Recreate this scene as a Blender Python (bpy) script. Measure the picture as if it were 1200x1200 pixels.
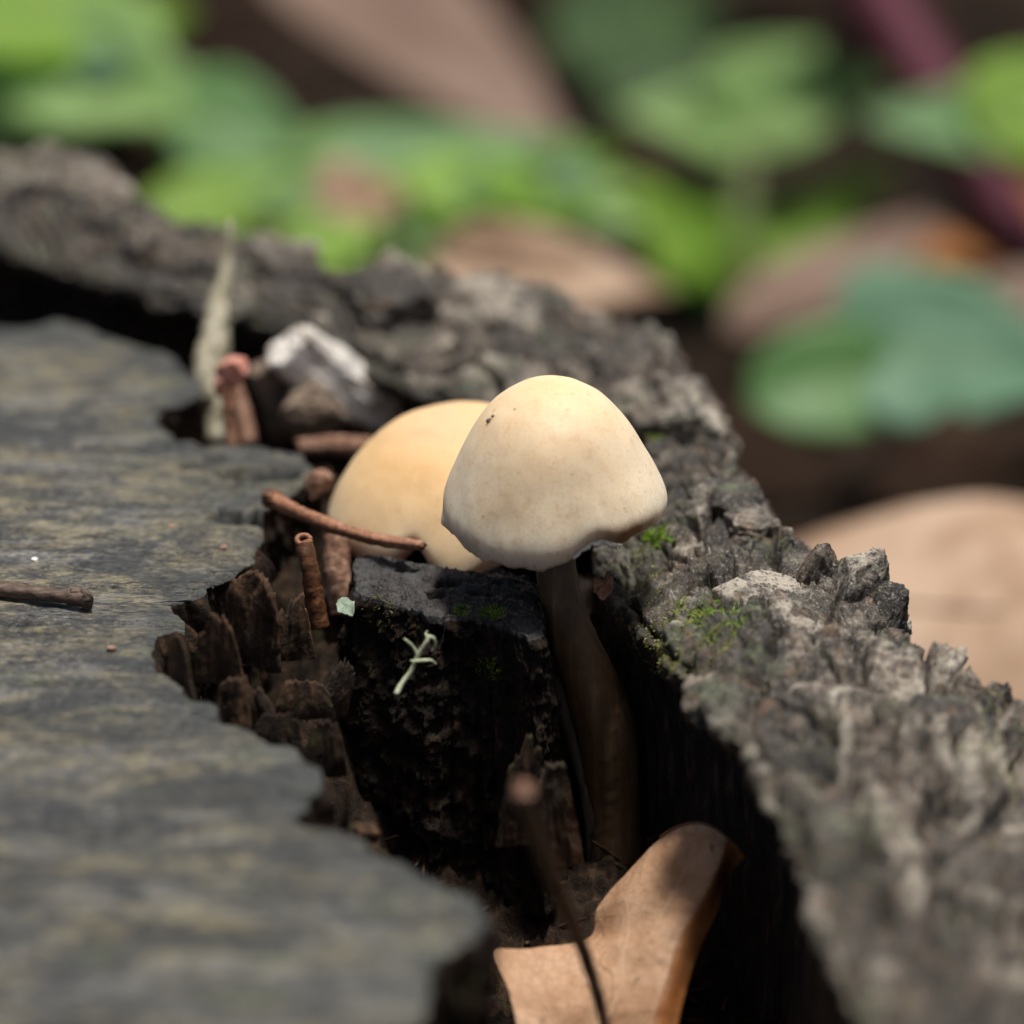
import bpy, math, random
import numpy as np

# ------------------------------------------------------------------ reset
for o in list(bpy.data.objects):
    bpy.data.objects.remove(o, do_unlink=True)
scene = bpy.context.scene
COL = scene.collection
R = math.radians
MM = 0.001                       # everything below is written in millimetres
random.seed(7)
rng = np.random.default_rng(11)

# ------------------------------------------------------------------ camera
PITCH = R(22.0)
FOCUS = 480.0                    # mm
CAM_H = 188.0                    # mm above the cut face of the stump
TAN = 0.24                       # 24 mm wide sensor, 100 mm lens
FWD = np.array([0, math.cos(PITCH), -math.sin(PITCH)])
UPV = np.array([0, math.sin(PITCH), math.cos(PITCH)])
RGT = np.array([1.0, 0, 0])
CAM = np.array([0, -FOCUS * (math.cos(PITCH) - 0.019 * math.sin(PITCH)), CAM_H])
cam_d = bpy.data.cameras.new('camera')
cam_d.lens = 100
cam_d.sensor_fit = 'HORIZONTAL'
cam_d.sensor_width = 24
cam_d.clip_start = 0.01
cam_d.clip_end = 200
cam_d.dof.use_dof = True
cam_d.dof.focus_distance = 0.478
cam_d.dof.aperture_fstop = 7.1
cam_d.dof.aperture_blades = 9
cam = bpy.data.objects.new('camera', cam_d)
COL.objects.link(cam)
cam.location = CAM * MM
cam.rotation_euler = (R(90) - PITCH, 0, 0)
scene.camera = cam

# ------------------------------------------------------------------ light
SUN_EL, SUN_AZ = R(83), R(75)    # azimuth measured from +Y towards +X
SUN_DIR = np.array([math.cos(SUN_EL) * math.sin(SUN_AZ), math.cos(SUN_EL) * math.cos(SUN_AZ), math.sin(SUN_EL)])
world = bpy.data.worlds.new('World')
scene.world = world
world.use_nodes = True
wn = world.node_tree
wn.nodes.clear()
sky = wn.nodes.new('ShaderNodeTexSky')
sky.sky_type = 'NISHITA'
sky.sun_disc = False
sky.sun_elevation = SUN_EL
sky.sun_rotation = SUN_AZ
sky.air_density = 1.0
sky.dust_density = 6.0
bg = wn.nodes.new('ShaderNodeBackground')
bg.inputs['Strength'].default_value = 0.052
wo = wn.nodes.new('ShaderNodeOutputWorld')
wn.links.new(sky.outputs[0], bg.inputs[0])
wn.links.new(bg.outputs[0], wo.inputs[0])
sun_d = bpy.data.lights.new('sun', 'SUN')
sun_d.energy = 3.8
sun_d.angle = R(9)
sun_d.color = (1.0, 0.95, 0.87)
sun = bpy.data.objects.new('sun', sun_d)
COL.objects.link(sun)
from mathutils import Vector
sun.rotation_euler = Vector(SUN_DIR).to_track_quat('Z', 'Y').to_euler()
sun.location = (0.5, 0.5, 2)
scene.view_settings.view_transform = 'Standard'
scene.view_settings.look = 'None'
scene.view_settings.gamma = 1
scene.view_settings.exposure = 0.48
scene.view_settings.use_curve_mapping = False
scene.render.engine = 'CYCLES'

# ------------------------------------------------------------------ numeric helpers
def at(px, py, d):
    """point seen at photo pixel (px,py) standing d mm along the view axis"""
    u = (px - 600) / 1200 * TAN
    v = (py - 600) / 1200 * TAN
    return CAM + d * (FWD + u * RGT - v * UPV)

def onz(px, py, z):
    """point at height z seen at photo pixel"""
    v = (py - 600) / 1200 * TAN
    d = (CAM_H - z) / (math.sin(PITCH) + v * math.cos(PITCH))
    return at(px, py, d)

def to_px(P):
    q = P - CAM
    d = q @ FWD
    return 600 + (q @ RGT) / d / TAN * 1200, 600 - (q @ UPV) / d / TAN * 1200, d

def _h(ix, iy, iz, seed):
    n = (ix.astype(np.uint32) * np.uint32(374761393) + iy.astype(np.uint32) * np.uint32(668265263)
         + iz.astype(np.uint32) * np.uint32(2147483647) + np.uint32((seed * 974711 + 12345) & 0xffffffff))
    n = (n ^ (n >> np.uint32(13))) * np.uint32(1274126177)
    n = (n ^ (n >> np.uint32(15))) * np.uint32(2246822519)
    n = n ^ (n >> np.uint32(16))
    return n.astype(np.float64) / 4294967296.0

def vnoise(P, seed=0):
    i = np.floor(P).astype(np.int64)
    f = P - i
    w = f * f * f * (f * (f * 6 - 15) + 10)
    r = 0
    for a in (0, 1):
        wx = w[:, 0] if a else 1 - w[:, 0]
        for b in (0, 1):
            wy = w[:, 1] if b else 1 - w[:, 1]
            for c in (0, 1):
                wz = w[:, 2] if c else 1 - w[:, 2]
                r = r + wx * wy * wz * _h(i[:, 0] + a, i[:, 1] + b, i[:, 2] + c, seed)
    return r * 2 - 1

def fbm(P, o=4, seed=0, gain=0.5, ridged=False):
    P = np.asarray(P, float)
    t, a, s = 0, 1.0, 0.0
    for k in range(o):
        n = vnoise(P * (2.03 ** k) + 17.3 * k, seed + k)
        if ridged:
            n = 1 - 2 * np.abs(n)
        t = t + a * n
        s += a
        a *= gain
    return t / s

def worley(P, seed=0, full=False):
    i = np.floor(P).astype(np.int64)
    f1 = np.full(len(P), 9.0)
    f2 = np.full(len(P), 9.0)
    cid = np.zeros(len(P))
    ox = np.zeros(len(P))
    oy = np.zeros(len(P))
    for a in (-1, 0, 1):
        for b in (-1, 0, 1):
            for c in (-1, 0, 1):
                j0, j1, j2 = i[:, 0] + a, i[:, 1] + b, i[:, 2] + c
                dx = j0 + _h(j0, j1, j2, seed) - P[:, 0]
                dy = j1 + _h(j0, j1, j2, seed + 1) - P[:, 1]
                dz = j2 + _h(j0, j1, j2, seed + 2) - P[:, 2]
                d = np.sqrt(dx * dx + dy * dy + dz * dz)
                m = d < f1
                f2 = np.where(m, f1, np.minimum(f2, d))
                cid = np.where(m, _h(j0, j1, j2, seed + 3), cid)
                if full:
                    ox = np.where(m, dx, ox)
                    oy = np.where(m, dy, oy)
                f1 = np.where(m, d, f1)
    if full:
        c2 = np.modf(cid * 977.13)[0]
        c3 = np.modf(cid * 3571.7)[0]
        return f1, f2, cid, ox * (c2 - 0.5) * 2 + oy * (c3 - 0.5) * 2
    return f1, f2, cid

def sstep(a, b, x):
    t = np.clip((x - a) / (b - a), 0, 1)
    return t * t * (3 - 2 * t)

def crom(pts, n, closed=False):
    """Catmull-Rom through pts, n samples, uniform in parameter then respaced by arc length"""
    P = np.asarray(pts, float)
    if closed:
        Q = np.vstack([P[-1], P, P[0], P[1]])
        segs = len(P)
    else:
        Q = np.vstack([2 * P[0] - P[1], P, 2 * P[-1] - P[-2]])
        segs = len(P) - 1
    t = np.linspace(0, segs, max(n, segs * 24), endpoint=not closed)
    k = np.minimum(t.astype(int), segs - 1)
    f = (t - k)[:, None]
    a, b, c, d = Q[k], Q[k + 1], Q[k + 2], Q[k + 3]
    C = 0.5 * (2 * b + (c - a) * f + (2 * a - 5 * b + 4 * c - d) * f ** 2 + (3 * b - a - 3 * c + d) * f ** 3)
    return C

def resample(C, n, closed=False):
    if closed:
        C = np.vstack([C, C[:1]])
    L = np.concatenate([[0], np.cumsum(np.linalg.norm(np.diff(C, axis=0), axis=1))])
    t = np.linspace(0, L[-1], n, endpoint=not closed)
    return np.stack([np.interp(t, L, C[:, k]) for k in range(C.shape[1])], 1)

def grid_faces(nu, nv, wrap_u=False):
    uu = nu if wrap_u else nu - 1
    i, j = np.meshgrid(np.arange(uu), np.arange(nv - 1), indexing='ij')
    a = i * nv + j
    b = ((i + 1) % nu) * nv + j
    return np.stack([a, b, b + 1, a + 1], -1).reshape(-1, 4)

def grid_normals(G, wrap_u=False):
    if wrap_u:
        du = np.roll(G, -1, 0) - np.roll(G, 1, 0)
    else:
        du = np.gradient(G, axis=0)
    dv = np.gradient(G, axis=1)
    n = np.cross(du, dv)
    return n / (np.linalg.norm(n, axis=-1, keepdims=True) + 1e-12)

def mesh_obj(name, V, F, mat, parent=None, smooth=True, attrs=None, solid=None):
    V = np.asarray(V, float).reshape(-1, 3) * MM
    if parent is not None:
        off = np.zeros(3)
        p = parent
        while p is not None:
            off += np.array(p.location)
            p = p.parent
        V = V - off
    me = bpy.data.meshes.new(name)
    if isinstance(F, np.ndarray):
        k = F.shape[1]
        me.vertices.add(len(V))
        me.vertices.foreach_set('co', V.astype(np.float32).ravel())
        me.loops.add(F.size)
        me.loops.foreach_set('vertex_index', F.astype(np.int32).ravel())
        me.polygons.add(len(F))
        me.polygons.foreach_set('loop_start', np.arange(0, F.size, k, dtype=np.int32))
        me.polygons.foreach_set('loop_total', np.full(len(F), k, dtype=np.int32))
    else:
        me.from_pydata([tuple(v) for v in V], [], F)
    if smooth:
        me.polygons.foreach_set('use_smooth', np.ones(len(me.polygons), dtype=bool))
    me.update(calc_edges=True)
    if attrs:
        for k, v in attrs.items():
            a = me.attributes.new(k, 'FLOAT', 'POINT')
            a.data.foreach_set('value', np.asarray(v, np.float32).ravel())
    if mat:
        me.materials.append(mat)
    o = bpy.data.objects.new(name, me)
    COL.objects.link(o)
    if parent is not None:
        o.parent = parent
    if solid:
        m = o.modifiers.new('thickness', 'SOLIDIFY')
        m.thickness = solid * MM
        m.offset = -1
    return o

def thing(name, label, cat, loc_mm, group=None):
    o = bpy.data.objects.new(name, None)
    o.empty_display_size = 0.01
    COL.objects.link(o)
    o.location = np.asarray(loc_mm, float) * MM
    return tag(o, label, cat, group)

def tag(o, label=None, cat=None, group=None, kind=None):
    if label: o['label'] = label
    if cat: o['category'] = cat
    if group: o['group'] = group
    if kind: o['kind'] = kind
    return o

def tube(pts, rad, nseg=12, n=60, bump=0.0, bscale=1.0, seed=0, cap=True, along=0.15):
    """pts (k,3) mm, rad per control point -> V,F of a closed tapering tube with knobbly skin"""
    P4 = np.hstack([np.asarray(pts, float), np.asarray(rad, float)[:, None]])
    C = resample(crom(P4, n), n)
    P, r = C[:, :3], np.maximum(C[:, 3], 0.02)
    T = np.gradient(P, axis=0)
    T /= np.linalg.norm(T, axis=1, keepdims=True) + 1e-12
    a = np.array([0.31, 0.22, 0.92]) if abs(T[0, 2]) < 0.85 else np.array([0.9, 0.3, 0.1])
    A = np.cross(T, a)
    A /= np.linalg.norm(A, axis=1, keepdims=True)
    B = np.cross(T, A)
    th = np.linspace(0, 2 * math.pi, nseg, endpoint=False)
    D = A[:, None] * np.cos(th)[None, :, None] + B[:, None] * np.sin(th)[None, :, None]
    V = P[:, None] + D * r[:, None, None]
    if bump:
        L = np.cumsum(np.concatenate([[0], np.linalg.norm(np.diff(P, axis=0), axis=1)]))
        q = np.stack(np.broadcast_arrays(np.cos(th)[None] * r.mean() * 2, np.sin(th)[None] * r.mean() * 2, (L * along)[:, None]), -1).reshape(-1, 3)
        nz = fbm(q * bscale + seed * 3.1, 3, seed).reshape(n, nseg)
        nz2 = fbm(V.reshape(-1, 3) * 1.1 + seed, 3, seed + 9).reshape(n, nseg)
        V = V + D * ((nz * 0.7 + nz2 * 0.6) * bump * r[:, None])[..., None]
    if bump > 0.15:
        je = fbm(np.stack([np.cos(th) * 2.2, np.sin(th) * 2.2, 0 * th + seed], 1), 3, seed + 40)
        for k, sg in ((0, -1), (-1, 1)):
            V[k] += T[k] * (sg * 0.9 * je * r[k])[:, None]
            V[k] = P[k] + (V[k] - P[k]) * 0.8
    V = V.reshape(-1, 3)
    i, j = np.meshgrid(np.arange(n - 1), np.arange(nseg), indexing='ij')
    a_ = i * nseg + j
    b_ = i * nseg + (j + 1) % nseg
    F = [tuple(x) for x in np.stack([a_, b_, b_ + nseg, a_ + nseg], -1).reshape(-1, 4)]
    if cap:
        F.append(tuple(range(nseg - 1, -1, -1)))
        F.append(tuple(range((n - 1) * nseg, n * nseg)))
    return V, F

def join(parts):
    V, F, o = [], [], 0
    for v, f in parts:
        V.append(v)
        F += [tuple(int(x) + o for x in q) for q in f]
        o += len(v)
    return np.vstack(V), F

# ------------------------------------------------------------------ materials
class NB:
    def __init__(self, name):
        self.m = bpy.data.materials.new(name)
        self.m.use_nodes = True
        self.t = self.m.node_tree
        self.t.nodes.clear()
        self.out = self.t.nodes.new('ShaderNodeOutputMaterial')
        tc = self.t.nodes.new('ShaderNodeTexCoord')
        vm = self.n('ShaderNodeVectorMath', {0: tc.outputs['Object'], 1: (1000, 1000, 1000)}, operation='MULTIPLY')
        self.co = vm.outputs[0]          # object coordinates in millimetres
    def n(self, typ, ins=None, **props):
        nd = self.t.nodes.new(typ)
        for k, v in props.items():
            setattr(nd, k, v)
        for k, v in (ins or {}).items():
            if hasattr(v, 'is_output'):
                self.t.links.new(v, nd.inputs[k])
            else:
                nd.inputs[k].default_value = v
        return nd
    def scale(self, s):
        return self.n('ShaderNodeVectorMath', {0: self.co, 1: s}, operation='MULTIPLY').outputs[0]
    def noise(self, s, detail=5, rough=0.55, dist=0.0):
        v = self.scale(s if isinstance(s, tuple) else (s, s, s))
        return self.n('ShaderNodeTexNoise', {'Vector': v, 'Scale': 1.0, 'Detail': detail, 'Roughness': rough, 'Distortion': dist}).outputs[0]
    def voro(self, s, feature='F1'):
        v = self.scale(s if isinstance(s, tuple) else (s, s, s))
        return self.n('ShaderNodeTexVoronoi', {'Vector': v, 'Scale': 1.0}, feature=feature)
    def ramp(self, fac, stops, interp='LINEAR'):
        nd = self.n('ShaderNodeValToRGB', {0: fac})
        nd.color_ramp.interpolation = interp
        e = nd.color_ramp.elements
        while len(e) < len(stops):
            e.new(0.5)
        for el, (p, c) in zip(e, stops):
            el.position = p
            el.color = (c, c, c, 1) if not hasattr(c, '__len__') else tuple(c) + (1,)
        return nd.outputs[0]
    def mix(self, f, a, b, blend='MIX'):
        def c(x): return x if hasattr(x, 'is_output') else tuple(x) + (1,)
        nd = self.n('ShaderNodeMix', {0: f, 6: c(a), 7: c(b)}, data_type='RGBA', blend_type=blend)
        return nd.outputs[2]
    def math(self, op, a, b=0.0, clamp=False):
        return self.n('ShaderNodeMath', {0: a, 1: b}, operation=op, use_clamp=clamp).outputs[0]
    def attr(self, name):
        return self.n('ShaderNodeAttribute', attribute_name=name).outputs['Fac']
    def bump(self, h, strength, dist_mm, normal=None):
        ins = {'Height': h, 'Strength': strength, 'Distance': dist_mm * MM}
        if normal is not None:
            ins['Normal'] = normal
        return self.n('ShaderNodeBump', ins).outputs[0]
    def finish(self, color, rough=0.6, normal=None, spec=0.5, sss=0, sss_rad=(1, 1, 1), sss_scale=1.0, trans=None, trans_w=0.0, coat=0.0):
        def c(x): return x if hasattr(x, 'is_output') else tuple(x) + (1,)
        p = self.n('ShaderNodeBsdfPrincipled', {'Base Color': c(color), 'Roughness': rough, 'Specular IOR Level': spec})
        if normal is not None:
            self.t.links.new(normal, p.inputs['Normal'])
        if coat:
            p.inputs['Coat Weight'].default_value = coat
            p.inputs['Coat Roughness'].default_value = 0.35
        if sss:
            p.inputs['Subsurface Weight'].default_value = sss
            p.inputs['Subsurface Radius'].default_value = sss_rad
            p.inputs['Subsurface Scale'].default_value = sss_scale * MM
        sh = p.outputs[0]
        if trans is not None:
            t = self.n('ShaderNodeBsdfTranslucent', {'Color': c(trans)})
            sh = self.n('ShaderNodeMixShader', {0: trans_w, 1: sh, 2: t.outputs[0]}).outputs[0]
        self.t.links.new(sh, self.out.inputs[0])
        return self.m

def m_cutwood():
    b = NB('weathered_cut_wood')
    streak = b.noise((0.06, 0.34, 0.3), 7, 0.66, 0.9)
    mott = b.noise((0.22, 0.62, 0.5), 6, 0.68, 0.5)
    big = b.noise((0.06, 0.14, 0.05), 7, 0.7, 0.6)
    fine = b.noise((0.22, 2.6, 2.0), 5, 0.7)
    speck = b.noise((1.1, 2.1, 3.0), 6, 0.76)
    base = b.ramp(streak, [(0.36, (0.012, 0.015, 0.019)), (0.47, (0.066, 0.072, 0.078)), (0.60, (0.205, 0.208, 0.203))])
    c = b.mix(b.ramp(mott, [(0.36, 0.85), (0.47, 0.0)]), base, (0.017, 0.019, 0.022))
    ol = b.ramp(big, [(0.45, 0.0), (0.55, 1.0)])
    ol2 = b.math('MULTIPLY', ol, b.ramp(mott, [(0.42, 0.1), (0.54, 1.0)]))
    c = b.mix(b.math('MULTIPLY', ol2, 0.72), c, (0.29, 0.245, 0.125))
    c = b.mix(b.ramp(mott, [(0.56, 0.0), (0.66, 0.65)]), c, (0.30, 0.285, 0.235))
    c = b.mix(b.ramp(fine, [(0.36, 0.9), (0.46, 0.0)]), c, (0.020, 0.020, 0.020))
    c = b.mix(b.ramp(speck, [(0.53, 0.0), (0.62, 0.8)]), c, (0.37, 0.33, 0.225))
    c = b.mix(b.ramp(speck, [(0.38, 0.9), (0.47, 0.0)]), c, (0.014, 0.014, 0.015))
    dk = b.ramp(b.noise((0.055, 0.085, 0.1), 6, 0.66, 1.0), [(0.42, 0.85), (0.53, 0.0)])
    c = b.mix(dk, c, b.mix(b.ramp(speck, [(0.50, 0.0), (0.64, 1.0)]), (0.017, 0.020, 0.024), (0.10, 0.105, 0.105)))
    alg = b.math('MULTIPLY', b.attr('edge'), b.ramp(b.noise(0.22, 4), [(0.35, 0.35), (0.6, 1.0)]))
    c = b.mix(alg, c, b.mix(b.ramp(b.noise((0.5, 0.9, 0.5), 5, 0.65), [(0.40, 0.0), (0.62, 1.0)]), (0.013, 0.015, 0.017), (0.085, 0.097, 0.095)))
    gr = b.ramp(b.noise((0.09, 0.16, 0.1), 4), [(0.58, 0.0), (0.70, 0.5)])
    c = b.mix(gr, c, (0.105, 0.125, 0.07))
    nrm = b.bump(fine, 0.8, 0.8)
    nrm = b.bump(mott, 0.6, 1.0, nrm)
    nrm = b.bump(speck, 0.8, 0.35, nrm)
    rg = b.ramp(mott, [(0.35, 0.30), (0.65, 0.62)])
    return b.finish(c, rg, nrm, 0.6)

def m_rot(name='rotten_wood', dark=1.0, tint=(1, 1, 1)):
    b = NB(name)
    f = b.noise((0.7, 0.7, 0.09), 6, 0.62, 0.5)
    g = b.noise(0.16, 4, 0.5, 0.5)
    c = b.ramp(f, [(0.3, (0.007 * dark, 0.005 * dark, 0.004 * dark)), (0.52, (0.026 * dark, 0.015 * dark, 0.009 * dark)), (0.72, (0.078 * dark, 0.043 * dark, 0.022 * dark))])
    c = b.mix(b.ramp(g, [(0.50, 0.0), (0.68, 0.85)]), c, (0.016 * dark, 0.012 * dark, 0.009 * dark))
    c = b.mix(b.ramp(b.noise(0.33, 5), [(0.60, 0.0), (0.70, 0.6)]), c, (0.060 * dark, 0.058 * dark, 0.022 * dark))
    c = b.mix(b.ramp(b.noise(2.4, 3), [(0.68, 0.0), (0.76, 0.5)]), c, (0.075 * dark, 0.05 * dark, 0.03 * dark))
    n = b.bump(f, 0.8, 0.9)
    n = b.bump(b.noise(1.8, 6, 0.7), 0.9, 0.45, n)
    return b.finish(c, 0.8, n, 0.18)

def m_bark():
    b = NB('weathered_bark')
    pl = b.attr('plate')
    a = b.noise(0.33, 6, 0.62, 0.4)
    f = b.noise(1.5, 6, 0.7, 0.3)
    s = b.noise((1.0, 1.0, 0.35), 4, 0.6)
    c = b.ramp(b.math('ADD', b.math('MULTIPLY', a, 0.68), b.math('MULTIPLY', pl, 0.42)),
               [(0.40, (0.012, 0.010, 0.008)), (0.49, (0.052, 0.036, 0.025)), (0.58, (0.135, 0.104, 0.077)), (0.68, (0.39, 0.35, 0.29))])
    c = b.mix(b.ramp(b.noise(0.11, 4, 0.6, 0.6), [(0.46, 0.85), (0.55, 0.0)]), c, (0.020, 0.016, 0.013))
    c = b.mix(b.ramp(f, [(0.38, 0.9), (0.47, 0.0)]), c, (0.015, 0.013, 0.012))
    c = b.mix(b.ramp(f, [(0.56, 0.0), (0.66, 0.6)]), c, (0.36, 0.32, 0.265))
    ff = b.noise(3.0, 5, 0.75, 0.6)
    c = b.mix(b.ramp(ff, [(0.36, 0.8), (0.45, 0.0)]), c, (0.014, 0.012, 0.011))
    c = b.mix(b.ramp(ff, [(0.58, 0.0), (0.66, 0.75)]), c, (0.54, 0.51, 0.45))
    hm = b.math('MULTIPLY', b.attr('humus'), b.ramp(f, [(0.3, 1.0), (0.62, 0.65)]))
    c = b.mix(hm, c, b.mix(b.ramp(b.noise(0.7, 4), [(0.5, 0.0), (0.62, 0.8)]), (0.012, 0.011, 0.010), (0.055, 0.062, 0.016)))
    li = b.ramp(b.noise(0.13, 5, 0.6), [(0.56, 0.0), (0.66, 0.6)])
    c = b.mix(b.math('MULTIPLY', li, b.ramp(s, [(0.4, 0.2), (0.6, 1.0)])), c, (0.165, 0.19, 0.115))
    rb = b.ramp(b.noise(0.24, 4, 0.6, 0.5), [(0.58, 0.0), (0.70, 0.55)])
    c = b.mix(rb, c, (0.16, 0.088, 0.046))
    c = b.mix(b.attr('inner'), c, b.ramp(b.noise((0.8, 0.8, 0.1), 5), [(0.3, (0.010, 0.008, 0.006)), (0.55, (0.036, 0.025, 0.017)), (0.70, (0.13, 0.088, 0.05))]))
    n = b.bump(f, 0.85, 0.45)
    n = b.bump(b.noise(4.5, 5, 0.7), 0.7, 0.16, n)
    n = b.bump(b.voro(0.85, 'DISTANCE_TO_EDGE').outputs[0], 0.35, 0.3, n)
    return b.finish(c, b.ramp(f, [(0.35, 0.36), (0.65, 0.72)]), n, 0.5)

def m_cap(name, young):
    b = NB(name)
    t = b.attr('t')
    a = b.noise(0.16, 3, 0.5)
    f = b.noise(3.2, 4, 0.65)
    rad = b.attr('streak')
    if young:
        c = b.ramp(t, [(0.0, (0.62, 0.46, 0.275)), (0.28, (0.70, 0.565, 0.39)), (0.60, (0.78, 0.67, 0.505)), (0.9, (0.80, 0.71, 0.575))])
    else:
        c = b.ramp(t, [(0.0, (0.58, 0.40, 0.25)), (0.35, (0.62, 0.41, 0.20)), (0.62, (0.68, 0.51, 0.31)), (0.9, (0.68, 0.56, 0.41))])
    c = b.mix(b.ramp(a, [(0.42, 0.0), (0.72, 0.35)]), c, (0.62, 0.42, 0.21))
    c = b.mix(b.ramp(f, [(0.50, 0.0), (0.66, 0.38)]), c, (0.56, 0.39, 0.22))
    c = b.mix(b.ramp(b.noise(0.75, 4, 0.65), [(0.55, 0.0), (0.70, 0.38)]), c, (0.52, 0.32, 0.15))
    c = b.mix(b.ramp(b.noise(1.6, 2, 0.5), [(0.715, 0.0), (0.75, 0.6)]), c, (0.36, 0.22, 0.11))
    c = b.mix(b.math('MULTIPLY', b.ramp(rad, [(0.5, 0.0), (0.75, 0.45)]), b.ramp(t, [(0.6, 0.0), (0.9, 1.0)])), c, (0.44, 0.32, 0.20))
    c = b.mix(b.attr('stain'), c, (0.20, 0.105, 0.038))
    c = b.mix(b.attr('pale'), c, (0.86, 0.80, 0.70))
    n = b.bump(f, 0.25, 0.10)
    n = b.bump(rad, 0.25, 0.2, n)
    return b.finish(c, 0.55, n, 0.28, 0.7, (1.0, 0.65, 0.38), 4.5)

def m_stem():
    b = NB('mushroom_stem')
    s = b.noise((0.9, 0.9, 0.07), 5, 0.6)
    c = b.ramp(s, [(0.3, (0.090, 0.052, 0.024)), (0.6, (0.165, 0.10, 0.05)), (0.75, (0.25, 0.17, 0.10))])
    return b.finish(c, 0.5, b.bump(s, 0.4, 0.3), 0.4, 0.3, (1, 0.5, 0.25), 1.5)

def m_simple(name, stops, sc, rough=0.6, spec=0.4, bump=0.5, bd=0.3, detail=5, sss=0):
    b = NB(name)
    f = b.noise(sc, detail, 0.62, 0.2)
    c = b.ramp(f, stops)
    f2 = b.noise(tuple(2.3 * x for x in sc) if isinstance(sc, tuple) else 2.3 * sc, 5, 0.65)
    return b.finish(c, rough, b.bump(f2, bump, bd), spec, sss, (1, 1, 0.6), 1.0)

def m_leaf(name, stops, sc, trans, tw, rough=0.42, spec=0.5, bump_mm=0.3, veinmix=None, net=None):
    b = NB(name)
    f = b.noise(sc, 5, 0.6, 0.3)
    c = b.ramp(f, stops)
    f2 = b.noise(sc * 14, 4, 0.6)
    c = b.mix(b.ramp(f2, [(0.3, 0.3), (0.45, 0.0)]), c, tuple(0.55 * x for x in stops[0][1]))
    if veinmix:
        c = b.mix(b.ramp(b.noise(sc * 4.3, 3, 0.7), [(0.66, 0.0), (0.74, 0.7)]), c, veinmix)
    nn = b.bump(f2, 0.3, bump_mm)
    if net:
        ed = b.ramp(b.voro(net, 'DISTANCE_TO_EDGE').outputs[0], [(0.0, 1.0), (0.10, 0.0)])
        c = b.mix(b.math('MULTIPLY', ed, 0.28), c, tuple(0.6 * x for x in stops[0][1]))
        c = b.mix(b.ramp(b.noise(sc * 5, 4, 0.7), [(0.62, 0.0), (0.72, 0.55)]), c, tuple(0.5 * x for x in stops[0][1]))
        nn = b.bump(ed, 0.35, 0.12, nn)
        nn = b.bump(f, 0.5, 1.2, nn)
    return b.finish(c, rough, nn, spec, trans=trans, trans_w=tw)

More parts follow.
